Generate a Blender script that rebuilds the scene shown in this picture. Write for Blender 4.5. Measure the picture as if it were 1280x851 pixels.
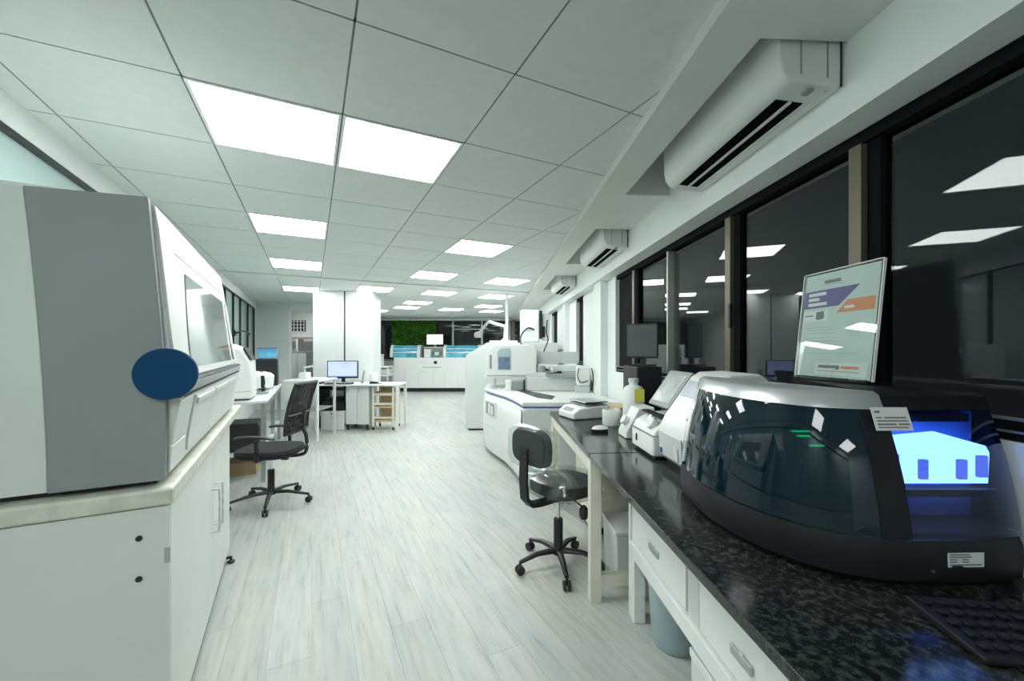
import bpy, bmesh, math, random
from mathutils import Vector, Matrix
random.seed(7)
for o in list(bpy.data.objects): bpy.data.objects.remove(o)
scene = bpy.context.scene
COL = scene.collection
PI = math.pi
R = math.radians

# ---------------------------------------------------------------- camera / world / exposure
F, HZ, CAMH = 509.0, 437.0, 1.40            # focal length in px, horizon row, camera height
cam_d = bpy.data.cameras.new('camera'); cam = bpy.data.objects.new('camera', cam_d); COL.objects.link(cam)
cam.location = (0, 0, CAMH); cam.rotation_euler = (PI/2, 0, 0)
cam_d.sensor_width = 36.0; cam_d.lens = F/1280*36.0; cam_d.shift_y = (HZ-425.5)/1280
cam_d.clip_start = 0.02; cam_d.clip_end = 200
scene.camera = cam
world = bpy.data.worlds.new('night_sky'); scene.world = world; world.use_nodes = True
world.node_tree.nodes['Background'].inputs[0].default_value = (0.010, 0.011, 0.013, 1)
world.node_tree.nodes['Background'].inputs[1].default_value = 0.6
vs = scene.view_settings
vs.view_transform = 'Standard'; vs.look = 'None'; vs.gamma = 1; vs.use_curve_mapping = False
vs.exposure = 0.80
PANEL = 11.0                                  # radiance of the ceiling panels

AG, AR, AL = R(26.2), R(2.86), R(29.0)        # ceiling grid / left wall, right wall, left bench
CEIL = 2.50

# ---------------------------------------------------------------- helpers
def rot(a, x, y): return (x*math.cos(a)-y*math.sin(a), x*math.sin(a)+y*math.cos(a))
def RF(s, t, z=0): x, y = rot(AR, s, t); return (x, y, z)
def LF(n, d, z=0): x, y = rot(AL, n, d); return (x, y, z)
def GF(n, d, z=0): x, y = rot(AG, n, d); return (x, y, z)
def PZ(u, v, z):                              # a pixel's point on the level z
    Y = F*(CAMH-z)/(v-HZ); return ((u-640)/F*Y, Y, z)
def PY(u, v, Y): return ((u-640)/F*Y, Y, CAMH-(v-HZ)*Y/F)

class MB:
    def __init__(s): s.v = []; s.f = []
    def add(s, vs_, fs_):
        b = len(s.v); s.v += [tuple(p) for p in vs_]; s.f += [tuple(i+b for i in q) for q in fs_]; return s
    def box(s, x0, y0, z0, x1, y1, z1):
        return s.add([(x0,y0,z0),(x1,y0,z0),(x1,y1,z0),(x0,y1,z0),(x0,y0,z1),(x1,y0,z1),(x1,y1,z1),(x0,y1,z1)],
                     [(0,3,2,1),(4,5,6,7),(0,1,5,4),(1,2,6,5),(2,3,7,6),(3,0,4,7)])
    def cbox(s, c, size, M=None):
        hx, hy, hz = size[0]/2, size[1]/2, size[2]/2
        vv = [Vector(p) for p in ((-hx,-hy,-hz),(hx,-hy,-hz),(hx,hy,-hz),(-hx,hy,-hz),(-hx,-hy,hz),(hx,-hy,hz),(hx,hy,hz),(-hx,hy,hz))]
        if M is not None: vv = [M @ p for p in vv]
        c = Vector(c)
        return s.add([p+c for p in vv], [(0,3,2,1),(4,5,6,7),(0,1,5,4),(1,2,6,5),(2,3,7,6),(3,0,4,7)])
    def prism(s, poly, ax, a, b):
        n = len(poly)
        def m(p, k):
            return {'x': (k,p[0],p[1]), 'y': (p[0],k,p[1]), 'z': (p[0],p[1],k)}[ax]
        vv = [m(p, a) for p in poly]+[m(p, b) for p in poly]
        ff = [tuple(range(n)), tuple(range(2*n-1, n-1, -1))]+[(i, (i+1) % n, (i+1) % n+n, i+n) for i in range(n)]
        return s.add(vv, ff)
    def loft(s, rings, cap=(True, True), closed=True):
        n = len(rings[0]); vv = [p for r in rings for p in r]; ff = []
        for k in range(len(rings)-1):
            for i in range(n if closed else n-1):
                j = (i+1) % n; ff.append((k*n+i, k*n+j, (k+1)*n+j, (k+1)*n+i))
        if cap[0]: ff.append(tuple(range(n)))
        if cap[1]: ff.append(tuple(range((len(rings)-1)*n, len(rings)*n))[::-1])
        return s.add(vv, ff)
    def lathe(s, prof, n=20, c=(0,0,0), M=None):
        rings = []
        for r, z in prof:
            ring = []
            for i in range(n):
                a = 2*PI*i/n; p = Vector((r*math.cos(a), r*math.sin(a), z))
                if M is not None: p = M @ p
                ring.append(tuple(p+Vector(c)))
            rings.append(ring)
        return s.loft(rings)
    def tube(s, pts, r, n=8, flat=1.0):
        pts = [Vector(p) for p in pts]; rings = []
        up = Vector((0,0,1))
        for i, p in enumerate(pts):
            t = (pts[min(i+1, len(pts)-1)]-pts[max(i-1, 0)]).normalized()
            a = t.cross(up)
            if a.length < 1e-3: a = t.cross(Vector((0,1,0)))
            a.normalize(); b = t.cross(a).normalized()
            rr = r[i] if isinstance(r, (list, tuple)) else r
            rings.append([tuple(p+a*rr*math.cos(2*PI*k/n)+b*rr*flat*math.sin(2*PI*k/n)) for k in range(n)])
        return s.loft(rings)
    def build(s, name, m, parent=None, bevel=0, seg=2, ang=35, smooth=True):
        me = bpy.data.meshes.new(name); me.from_pydata(s.v, [], s.f)
        bm = bmesh.new(); bm.from_mesh(me)
        bmesh.ops.recalc_face_normals(bm, faces=bm.faces); bm.to_mesh(me); bm.free()
        if smooth:
            for p in me.polygons: p.use_smooth = True
            me.set_sharp_from_angle(angle=R(ang))
        me.materials.append(m)
        o = bpy.data.objects.new(name, me); COL.objects.link(o)
        if parent is not None: o.parent = parent
        if bevel:
            bv = o.modifiers.new('bevel', 'BEVEL'); bv.width = bevel; bv.segments = seg
            bv.limit_method = 'ANGLE'; bv.angle_limit = R(35); bv.harden_normals = smooth
        return o
def smooth_path(pts, k=6):
    P = [Vector(p) for p in pts]; out = []
    for i in range(len(P)-1):
        p0, p1, p2, p3 = P[max(i-1,0)], P[i], P[i+1], P[min(i+2, len(P)-1)]
        for j in range(k):
            t = j/k
            out.append(0.5*((2*p1)+(-p0+p2)*t+(2*p0-5*p1+4*p2-p3)*t*t+(-p0+3*p1-3*p2+p3)*t**3))
    out.append(P[-1]); return out
def tag(o, label=None, cat=None, group=None, kind=None):
    if label: o['label'] = label
    if cat: o['category'] = cat
    if group: o['group'] = group
    if kind: o['kind'] = kind
    return o
def thing(name, label, cat, loc=(0,0,0), rz=0, group=None):
    o = bpy.data.objects.new(name, None); COL.objects.link(o); o.empty_display_size = .1
    o.location = loc; o.rotation_euler = (0,0,rz); return tag(o, label, cat, group)
def struct(o): o['kind'] = 'structure'; return o
def sempty(name, rz=0):
    o = bpy.data.objects.new(name, None); COL.objects.link(o); o.rotation_euler = (0,0,rz); return struct(o)
def B(x0,y0,z0,x1,y1,z1): return MB().box(x0,y0,z0,x1,y1,z1)
def copy_tree(o, parent=None):
    c = o.copy(); COL.objects.link(c); c.parent = parent
    for ch in [k for k in o.children]: copy_tree(ch, c)
    return c

# ---------------------------------------------------------------- materials
def mat(name, col, rough=.5, metal=0, var=.06, scale=6., bump=0., bscale=200., coat=0, spec=.5):
    m = bpy.data.materials.new(name); m.use_nodes = True; nt = m.node_tree; b = nt.nodes['Principled BSDF']
    b.inputs['Roughness'].default_value = rough; b.inputs['Metallic'].default_value = metal
    b.inputs['Coat Weight'].default_value = coat; b.inputs['Specular IOR Level'].default_value = spec
    tc = nt.nodes.new('ShaderNodeTexCoord'); nz = nt.nodes.new('ShaderNodeTexNoise')
    nz.inputs['Scale'].default_value = scale; nz.inputs['Detail'].default_value = 4
    nt.links.new(tc.outputs['Object'], nz.inputs['Vector'])
    cr = nt.nodes.new('ShaderNodeValToRGB')
    cr.color_ramp.elements[0].position = .3; cr.color_ramp.elements[1].position = .7
    cr.color_ramp.elements[0].color = tuple(c*(1-var) for c in col)+(1,)
    cr.color_ramp.elements[1].color = tuple(min(1, c*(1+var)) for c in col)+(1,)
    nt.links.new(nz.outputs['Fac'], cr.inputs['Fac']); nt.links.new(cr.outputs['Color'], b.inputs['Base Color'])
    if bump:
        n2 = nt.nodes.new('ShaderNodeTexNoise'); n2.inputs['Scale'].default_value = bscale
        nt.links.new(tc.outputs['Object'], n2.inputs['Vector'])
        bp = nt.nodes.new('ShaderNodeBump'); bp.inputs['Strength'].default_value = bump; bp.inputs['Distance'].default_value = .002
        nt.links.new(n2.outputs['Fac'], bp.inputs['Height']); nt.links.new(bp.outputs['Normal'], b.inputs['Normal'])
    return m
def emit(name, col, strength):
    m = bpy.data.materials.new(name); m.use_nodes = True; nt = m.node_tree; nt.nodes.clear()
    e = nt.nodes.new('ShaderNodeEmission'); e.inputs[0].default_value = col+(1,); e.inputs[1].default_value = strength
    o = nt.nodes.new('ShaderNodeOutputMaterial'); nt.links.new(e.outputs[0], o.inputs[0]); return m
def glass(name, tint, rough=.0, ior=1.5, refl=1.0, haze=None):
    m = bpy.data.materials.new(name); m.use_nodes = True; nt = m.node_tree; nt.nodes.clear()
    t = nt.nodes.new('ShaderNodeBsdfTransparent'); t.inputs[0].default_value = tint+(1,)
    g = nt.nodes.new('ShaderNodeBsdfGlossy'); g.inputs['Roughness'].default_value = rough
    g.inputs[0].default_value = (refl, refl, refl, 1)
    fr = nt.nodes.new('ShaderNodeFresnel'); ge = nt.nodes.new('ShaderNodeNewGeometry'); mr = nt.nodes.new('ShaderNodeMapRange')
    mr.inputs['To Min'].default_value = ior; mr.inputs['To Max'].default_value = 1/ior      # same reflectance from both faces of a thin sheet
    nt.links.new(ge.outputs['Backfacing'], mr.inputs['Value']); nt.links.new(mr.outputs[0], fr.inputs[0])
    mx = nt.nodes.new('ShaderNodeMixShader'); o = nt.nodes.new('ShaderNodeOutputMaterial')
    nt.links.new(fr.outputs[0], mx.inputs[0]); nt.links.new(t.outputs[0], mx.inputs[1]); nt.links.new(g.outputs[0], mx.inputs[2])
    if haze:                                  # a little milky scattering inside the tinted sheet
        df = nt.nodes.new('ShaderNodeBsdfDiffuse'); df.inputs[0].default_value = haze[0]+(1,)
        m2 = nt.nodes.new('ShaderNodeMixShader'); m2.inputs[0].default_value = haze[1]
        nt.links.new(t.outputs[0], m2.inputs[1]); nt.links.new(df.outputs[0], m2.inputs[2]); nt.links.new(m2.outputs[0], mx.inputs[1])
    nt.links.new(mx.outputs[0], o.inputs[0]); return m
M = {}
M['wall'] = mat('white_wall_paint', (.80,.84,.83), .55, var=.03, scale=2)
M['tile'] = mat('ceiling_tile', (.69,.735,.712), .8, var=.025, scale=14, bump=.25, bscale=260)
M['grid'] = mat('ceiling_grid_metal', (.17,.20,.19), .5, var=.05)
M['soffit'] = mat('soffit_paint', (.70,.73,.68), .6, var=.03, scale=3)
M['plenum'] = mat('plenum_board', (.35,.37,.36), .9)
M['white'] = mat('white_plastic', (.80,.83,.81), .32, var=.02, scale=3)
M['white2'] = mat('off_white_plastic', (.72,.77,.73), .4, var=.03, scale=3)
M['lgrey'] = mat('light_grey_metal', (.62,.66,.65), .4, var=.03, scale=3)
M['grey'] = mat('mid_grey_plastic', (.285,.312,.306), .55, var=.05, scale=3, bump=.06, bscale=500)
M['dgrey'] = mat('dark_grey_plastic', (.02,.022,.025), .5, spec=.25, var=.1, scale=5, bump=.05, bscale=600)
M['black'] = mat('black_plastic', (.012,.013,.015), .4, var=.15, scale=5)
M['blackfab'] = mat('black_fabric', (.012,.014,.018), .85, var=.3, scale=60, bump=.5, bscale=400)
M['steel'] = mat('brushed_steel', (.55,.58,.58), .32, 1, var=.06, scale=20)
M['chrome'] = mat('chrome', (.75,.77,.77), .12, 1, var=.03)
M['bluecap'] = mat('blue_plastic', (.0015,.058,.155), .6, spec=.2, var=.05, scale=3)
M['domedark'] = mat('dome_black_plastic', (.010,.011,.013), .5, var=.1, scale=5, spec=.3)
M['bluestripe'] = mat('blue_trim', (.10,.16,.36), .4)
M['cream'] = mat('cream_paint', (.72,.70,.60), .5, var=.07, scale=9)
M['creamtop'] = mat('worn_cream_laminate', (.66,.68,.58), .4, var=.16, scale=14)
M['card'] = mat('cardboard', (.44,.30,.17), .85, var=.1, scale=8)
M['wood'] = mat('light_wood', (.55,.44,.28), .6, var=.14, scale=5)
M['brown'] = mat('bronze_aluminium', (.135,.12,.088), .4, .4, var=.08, scale=5)
M['alu'] = mat('aluminium', (.42,.42,.39), .4, .7, var=.05)
M['silver'] = mat('silver_paint', (.5,.52,.53), .3, .5, var=.04, scale=4)
M['paper'] = mat('white_paper', (.78,.79,.78), .7, var=.02)
M['ink'] = mat('grey_ink', (.18,.19,.2), .7)
M['inkpale'] = mat('pale_grey_ink', (.45,.49,.49), .7)
M['purple'] = mat('purple_print', (.13,.09,.30), .6)
M['orange'] = mat('orange_print', (.75,.27,.12), .6)
M['yellow'] = mat('yellow_plastic', (.75,.75,.10), .5)
M['yellowpaper'] = mat('buff_paper', (.66,.56,.33), .8, var=.12, scale=25)
M['cyan'] = mat('cyan_tinted_hood', (.10,.46,.62), .12, var=.28, scale=3.5, coat=.6)
M['teal'] = mat('teal_plastic', (.03,.30,.34), .4)
M['green'] = mat('green_plastic', (.25,.60,.22), .5)
M['leaf'] = mat('leaf_green', (.10,.32,.03), .55, var=.6, scale=5)
M['blue'] = mat('bright_blue_plastic', (.02,.13,.48), .4)
M['bluetub'] = mat('pale_blue_tub', (.12,.40,.62), .35, var=.15, scale=12)
M['frost'] = mat('frosted_glass_panel', (.46,.60,.57), .06, var=.05, scale=2)
M['bag'] = glass('clear_plastic_film', (.86,.90,.88), .12, 1.45)
M['bin'] = mat('milky_bin_plastic', (.46,.58,.62), .35, var=.06)
M['bin'].node_tree.nodes['Principled BSDF'].inputs['Alpha'].default_value = .8
M['window'] = glass('window_glass', (.80,.86,.84), .012, 1.31)
M['acrylic'] = glass('acrylic_sheet', (.93,.96,.95), .015, 1.5)
M['clear'] = glass('clear_cover', (.86,.90,.92), .02, 1.45)
M['tint'] = glass('smoked_teal_cover', (.07,.14,.19), .015, 1.42, haze=((.012,.06,.10), .22))
M['tintblue'] = glass('smoked_blue_window', (.42,.48,.62), .02, 1.42, haze=((.004,.010,.05), .12))
M['screenblue'] = emit('monitor_picture', (.42,.52,.92), .95)
M['screenline'] = emit('monitor_lines', (.20,.25,.62), .8)
M['screenwhite'] = emit('far_monitor_picture', (.92,.96,1.0), 1.3)
M['touch'] = mat('touchscreen_glass', (.52,.56,.56), .1, var=.25, scale=6)
M['panel'] = emit('led_panel', (.975,1.0,.99), PANEL)
M['uv'] = emit('blue_led_panel', (.36,.60,1.0), 6.0)
M['cuvette_glow'] = emit('glowing_cuvette_blue', (.16,.24,.8), 2.2)
M['led'] = emit('green_led', (.02,1.0,.18), 14)
M['ac'] = mat('air_conditioner_white', (.66,.70,.67), .4, var=.02)
M['pvc'] = mat('window_matt_black', (.005,.006,.007), .75, spec=.1)
M['void'] = mat('outlet_black', (.003,.003,.003), .9, spec=.05)

def granite():
    m = bpy.data.materials.new('black_granite'); m.use_nodes = True; nt = m.node_tree; b = nt.nodes['Principled BSDF']
    tc = nt.nodes.new('ShaderNodeTexCoord')
    vo = nt.nodes.new('ShaderNodeTexNoise'); vo.inputs['Scale'].default_value = 55; vo.inputs['Detail'].default_value = 8; vo.inputs['Roughness'].default_value = .75
    cr = nt.nodes.new('ShaderNodeValToRGB'); e = cr.color_ramp.elements
    e[0].position = .45; e[0].color = (.006,.008,.008,1); e[1].position = .66; e[1].color = (.06,.07,.067,1)
    nt.links.new(tc.outputs['Object'], vo.inputs['Vector']); nt.links.new(vo.outputs['Fac'], cr.inputs['Fac'])
    nt.links.new(cr.outputs['Color'], b.inputs['Base Color']); b.inputs['Roughness'].default_value = .13; b.inputs['Specular IOR Level'].default_value = .3
    return m
M['granite'] = granite()
def plank_mat():
    m = bpy.data.materials.new('whitewashed_plank'); m.use_nodes = True; nt = m.node_tree; b = nt.nodes['Principled BSDF']
    geo = nt.nodes.new('ShaderNodeNewGeometry')
    mp = nt.nodes.new('ShaderNodeMapping'); mp.inputs['Rotation'].default_value = (0,0,-AG)
    nt.links.new(geo.outputs['Position'], mp.inputs['Vector'])
    mp2 = nt.nodes.new('ShaderNodeMapping'); mp2.inputs['Scale'].default_value = (30, 2.6, 1)
    nt.links.new(mp.outputs[0], mp2.inputs['Vector'])
    # per-plank tone from the plank's cell
    sx = nt.nodes.new('ShaderNodeSeparateXYZ'); nt.links.new(mp.outputs[0], sx.inputs[0])
    dv = nt.nodes.new('ShaderNodeMath'); dv.operation = 'DIVIDE'; dv.inputs[1].default_value = .18; nt.links.new(sx.outputs[0], dv.inputs[0])
    fl = nt.nodes.new('ShaderNodeMath'); fl.operation = 'FLOOR'; nt.links.new(dv.outputs[0], fl.inputs[0])
    wn = nt.nodes.new('ShaderNodeTexWhiteNoise'); wn.noise_dimensions = '2D'
    off = nt.nodes.new('ShaderNodeMath'); off.operation = 'MULTIPLY'; off.inputs[1].default_value = .43; nt.links.new(fl.outputs[0], off.inputs[0])
    ad = nt.nodes.new('ShaderNodeMath'); ad.operation = 'SUBTRACT'; nt.links.new(sx.outputs[1], ad.inputs[0]); nt.links.new(off.outputs[0], ad.inputs[1])
    d2 = nt.nodes.new('ShaderNodeMath'); d2.operation = 'DIVIDE'; d2.inputs[1].default_value = 1.25; nt.links.new(ad.outputs[0], d2.inputs[0])
    f2 = nt.nodes.new('ShaderNodeMath'); f2.operation = 'FLOOR'; nt.links.new(d2.outputs[0], f2.inputs[0])
    cb = nt.nodes.new('ShaderNodeCombineXYZ'); nt.links.new(fl.outputs[0], cb.inputs[0]); nt.links.new(f2.outputs[0], cb.inputs[1])
    nt.links.new(cb.outputs[0], wn.inputs['Vector'])
    nz = nt.nodes.new('ShaderNodeTexNoise'); nz.inputs['Scale'].default_value = 1.0; nz.inputs['Detail'].default_value = 7; nz.inputs['Roughness'].default_value = .62
    nt.links.new(mp2.outputs[0], nz.inputs['Vector'])
    cr = nt.nodes.new('ShaderNodeValToRGB'); e = cr.color_ramp.elements
    e[0].position = .28; e[0].color = (.31,.335,.325,1); e[1].position = .64; e[1].color = (.475,.505,.485,1)
    k = e.new(.45); k.color = (.42,.45,.435,1)
    nt.links.new(nz.outputs['Fac'], cr.inputs['Fac'])
    n3 = nt.nodes.new('ShaderNodeTexNoise'); n3.inputs['Scale'].default_value = 1.3; n3.inputs['Detail'].default_value = 3
    mp3 = nt.nodes.new('ShaderNodeMapping'); mp3.inputs['Scale'].default_value = (6.0, .55, 1); nt.links.new(mp.outputs[0], mp3.inputs['Vector']); nt.links.new(mp3.outputs[0], n3.inputs['Vector'])
    c3 = nt.nodes.new('ShaderNodeValToRGB'); e3 = c3.color_ramp.elements
    e3[0].position = .38; e3[0].color = (.925,.95,.955,1); e3[1].position = .64; e3[1].color = (1.04,1.0,.925,1)
    nt.links.new(n3.outputs['Fac'], c3.inputs['Fac'])
    mu = nt.nodes.new('ShaderNodeMix'); mu.data_type = 'RGBA'; mu.blend_type = 'MULTIPLY'; mu.inputs[0].default_value = 1
    nt.links.new(cr.outputs['Color'], mu.inputs[6]); nt.links.new(c3.outputs['Color'], mu.inputs[7])
    mr = nt.nodes.new('ShaderNodeMapRange'); mr.inputs['To Min'].default_value = .93; mr.inputs['To Max'].default_value = 1.05
    nt.links.new(wn.outputs['Value'], mr.inputs['Value'])
    m2 = nt.nodes.new('ShaderNodeMix'); m2.data_type = 'RGBA'; m2.blend_type = 'MULTIPLY'; m2.inputs[0].default_value = 1
    nt.links.new(mu.outputs[2], m2.inputs[6]); nt.links.new(mr.outputs[0], m2.inputs[7])
    nt.links.new(m2.outputs[2], b.inputs['Base Color']); b.inputs['Roughness'].default_value = .42
    bp = nt.nodes.new('ShaderNodeBump'); bp.inputs['Strength'].default_value = .15; bp.inputs['Distance'].default_value = .001
    nt.links.new(nz.outputs['Fac'], bp.inputs['Height']); nt.links.new(bp.outputs[0], b.inputs['Normal'])
    return m
M['plank'] = plank_mat()
M['sub'] = mat('floor_joint', (.30,.33,.32), .8)
def mesh_fabric():
    m = bpy.data.materials.new('chair_mesh'); m.use_nodes = True; nt = m.node_tree; b = nt.nodes['Principled BSDF']
    b.inputs['Base Color'].default_value = (.015,.017,.02,1); b.inputs['Roughness'].default_value = .7; b.inputs['Alpha'].default_value = .82
    return m
M['mesh'] = mesh_fabric()

# ================================================================ STRUCTURE
# --- clipping helper for tiles and planks (convex half planes a*x+b*y<=c, world space)
def clip(poly, a, b, c):
    out = []
    for i in range(len(poly)):
        p, q = poly[i], poly[(i+1) % len(poly)]
        dp, dq = a*p[0]+b*p[1]-c, a*q[0]+b*q[1]-c
        if dp <= 0: out.append(p)
        if dp*dq < 0:
            t = dp/(dp-dq); out.append((p[0]+(q[0]-p[0])*t, p[1]+(q[1]-p[1])*t))
    return out
def area(p): return abs(sum(p[i][0]*p[(i+1) % len(p)][1]-p[(i+1) % len(p)][0]*p[i][1] for i in range(len(p))))/2
WL = -1.17                                            # left wall, in the grid frame
WR = 1.33                                             # window plane, in the right frame
YB, YF = -2.6, 14.6
half_left = (-math.cos(AG), -math.sin(AG), -WL)
def half_right(s): return (math.cos(AR), math.sin(AR), s)

floor = struct(B(-9, YB-.2, -.12, 2.2, YF+.4, -.006).build('floor', M['sub']))
planks = []
W_, L_ = .18, 1.25
for i in range(-14, 62):
    for j in range(-6, 16):
        x0 = i*W_; y0 = j*L_+i*.43
        yy = y0-math.floor(i*.43/L_)*L_
        g = .0005
        q = [rot(AG, x0+g, yy+g), rot(AG, x0+W_-g, yy+g), rot(AG, x0+W_-g, yy+L_-g), rot(AG, x0+g, yy+L_-g)]
        for hp in (half_left, half_right(WR-.002), (0,-1,-YB), (0,1,YF)):
            if q: q = clip(q, *hp)
        if len(q) >= 3 and area(q) > .004: planks.append(q)
def dist(q):
    cx = sum(p[0] for p in q)/len(q); cy = sum(p[1] for p in q)/len(q)
    inview = cy > .9 and abs(cx)/cy < 1.35
    return math.hypot(cx, cy)+(0 if inview else 100)
planks.sort(key=dist)
for q in planks[:290]:
    c = (sum(p[0] for p in q)/len(q), sum(p[1] for p in q)/len(q))
    o = MB().prism([(p[0]-c[0], p[1]-c[1]) for p in q], 'z', -.0055, 0).build('floor_plank', M['plank'], floor, smooth=False); o.location = (c[0], c[1], 0)
rest = MB()
for q in planks[290:]: rest.prism(q, 'z', -.0055, 0)
o = rest.build('floor_planks_beyond', M['plank'], floor, smooth=False); o['kind'] = 'stuff'

# --- ceiling: slab, tiles, grid bars
ceiling = struct(B(-9, YB-.2, 2.80, 2.2, YF+.4, 2.92).build('ceiling', M['plenum']))
GX0, GY0, P = .730, 1.4547, .60
SOF = .715
lights = [(-2,1),(-1,1),(-2,4),(-2,7),(-2,11),(1,4),(1,7),(3,7),(0,10),(2,10),(4,10),(2,13),(2,15),(4,15),(5,13),(6,15),(1,17),
          (-3,18),(-3,-3),(-3,-6)]  # first of this row is an unseen panel, added to brighten the corridor
cells = set(lights)
hps = (half_left, half_right(SOF), (0,-1,-YB), (0,1,YF))
for i in range(-6, 16):
    for j in range(-9, 26):
        if (i, j) in cells: continue
        g = .004; x0, y0 = GX0+i*P, GY0+j*P
        q = [rot(AG, x0+g, y0+g), rot(AG, x0+P-g, y0+g), rot(AG, x0+P-g, y0+P-g), rot(AG, x0+g, y0+P-g)]
        for hp in hps:
            if q: q = clip(q, *hp)
        if len(q) >= 3 and area(q) > .004:
            c = (sum(p[0] for p in q)/len(q), sum(p[1] for p in q)/len(q))
            o = MB().prism([(p[0]-c[0], p[1]-c[1]) for p in q], 'z', 0, .014).build('ceiling_tile', M['tile'], ceiling, smooth=False); o.location = (c[0], c[1], CEIL)
def bar(poly):
    for hp in hps:
        if poly: poly = clip(poly, *hp)
    if len(poly) >= 3: MB().prism(poly, 'z', CEIL+.004, CEIL+.03).build('grid_bar', M['grid'], ceiling, smooth=False)
for i in range(-6, 16):
    x = GX0+i*P; bar([rot(AG, x-.012, -6), rot(AG, x+.012, -6), rot(AG, x+.012, 18), rot(AG, x-.012, 18)])
for j in range(-9, 26):
    y = GY0+j*P; bar([rot(AG, -2, y-.012), rot(AG, 10, y-.012), rot(AG, 10, y+.012), rot(AG, -2, y+.012)])

# --- left wall: low wall, frosted glass panels, header
wl = B(WL-.15, -4, 0, WL, 16, .98).box(WL-.15, -4, 2.365, WL, 16, 2.8).box(WL-.15, 11, .98, WL, 16, 2.365).build('wall_left', M['wall']); wl.rotation_euler.z = AG; struct(wl)
w1 = sempty('window_1', AG)
d = -3.6
seams = [1.0, 2.18, 3.36, 4.54, 5.6, 6.6, 7.5, 8.25, 9.0, 10.0, 11.0]
for a, b in zip(seams[:-1], seams[1:]):
    B(WL-.05, a+.004, 1.0, WL-.035, b-.004, 2.35).build('glass_panel', M['frost'], w1)
B(WL-.05, -4, 1.0, WL-.035, .996, 2.35).build('glass_panel', M['frost'], w1)
B(WL-.06, -4, 2.345, WL-.005, 12, 2.365).build('head_rail', M['black'], w1)
B(WL-.06, -4, .98, WL-.005, 12, 1.0).build('bottom_rail', M['black'], w1)
for a in seams[4:]:
    B(WL-.034, a-.02, 1.0, WL-.002, a+.02, 2.345).build('mullion', M['black'], w1)
# --- back wall behind the camera, far walls, bay
struct(B(-3, YB-.15, 0, 2.2, YB, 2.8).build('wall_back', M['wall']))
struct(B(-6.6, 9.5, 0, -5.2, 9.62, 2.8).box(-4.62, 9.5, 0, -3.5, 9.62, 2.8).box(-5.2, 9.5, 2.34, -4.62, 9.62, 2.8).build('wall_bay', M['wall']))
struct(MB().prism([(-4.62,9.625),(-4.5,9.625),(-5.3,14.9),(-5.42,14.9)], 'z', 0, 2.8).build('wall_divider', M['wall']))
struct(B(-8.6, 12.2, 0, -5.05, 12.32, 2.8).build('wall_corridor', M['lgrey']))
struct(B(-5.4, YF, 0, 1.4, YF+.15, 1.0).box(-5.4, YF, 2.44, 1.4, YF+.15, 2.8).build('wall_far', M['wall']))
# column clad in two white boards
cf = struct(B(-3.70, 7.66, 0, -2.66, 8.25, 2.8).build('wall_column', M['lgrey']))
for a, b in ((-3.73, -3.155), (-3.125, -2.63)): B(a, 7.635, 0, b, 7.659, 2.499).build('cladding_board', M['wall'], cf)
B(-3.155, 7.645, 0, -3.125, 7.659, 2.499).build('joint_strip', M['dgrey'], cf)
# --- right wall
wr = MB()
wr.box(WR, YB, 0, WR+.2, 15, 1.165)                                   # below the sills
wr.box(1.21, YB, 2.195, WR+.2, 15, 2.80)                              # lintel
for a, b in ((4.32, 5.86), (6.36, 8.2), (8.98, 15)): wr.box(WR, a, 1.165, WR+.2, b, 2.195)
wr.box(1.25, 4.62, .0, WR, 4.95, 2.195)                               # pilaster
wr.box(1.25, 6.9, .0, WR, 7.2, 2.195)
wro = struct(wr.build('wall_right', M['wall'])); wro.rotation_euler.z = AR
# soffit with three pockets for the air conditioners
pockets = [(1.33, 2.72), (3.5, 4.95), (5.72, 7.1)]
so = MB(); a0 = YB
for a, b in pockets:
    so.box(SOF, a0, 2.45, 1.209, a, 2.79); so.box(SOF, a, 2.45, .905, b, 2.79); a0 = b
so.box(SOF, a0, 2.45, 1.209, 14.9, 2.79)
sof = struct(so.build('trim_1', M['soffit'])); sof.rotation_euler.z = AR
# joint rail across the ceiling
jr = MB().prism([rot(AG, WL+.01, GY0+9*P-.03), rot(AG, 5.2, GY0+9*P-.03), rot(AG, 5.2, GY0+9*P+.10), rot(AG, WL+.01, GY0+9*P+.10)], 'z', 2.478, 2.4995).build('trim_2', M['soffit']); struct(jr)
# far ceiling rail over the windows
struct(B(-5.1, YF-.28, 2.43, .4, YF-.01, 2.495).build('trim_3', M['soffit']))

# --- right windows
def window(idx, t0, t1, mull, thin=(), pm=None):
    w = sempty('window_%d' % idx, AR)
    z0, z1 = 1.166, 2.194
    B(WR+.01, t0, z0, WR+.08, t1, z0+.05).build('bottom_rail', M['pvc'], w)
    B(WR+.005, t0, z0+.052, WR+.03, t1, z0+.058).build('sill_track', M['alu'], w)
    B(WR+.004, t0, z0+.02, WR+.0095, t1, z0+.026).build('sill_track', M['alu'], w)
    B(WR+.01, t0, z1-.045, WR+.08, t1, z1).build('head_rail', M['pvc'], w)
    edges = [t0]+list(mull)+[t1]
    for m_ in mull:
        k = .012 if m_ in thin else .026
        B(WR+.005, m_-k, z0+.05, WR+.075, m_+k, z1-.045).build('mullion', M['alu'] if m_ in thin else M['brown'], w, .003)
        if m_ not in thin: B(WR+.03, m_-k-.05, z0+.05, WR+.075, m_-k, z1-.045).build('sash_stile', M['pvc'], w)
    for a, b in zip(edges[:-1], edges[1:]):
        B(WR+.05, a+.01, z0+.05, WR+.056, b-.01, z1-.045).build('pane', pm or M['window'], w)
    return w
w2 = window(2, YB+.02, 4.31, [-1.78, -.97, -.17, .63, 1.436, 2.247, 3.04, 3.79], (3.04, 1.0))
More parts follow.
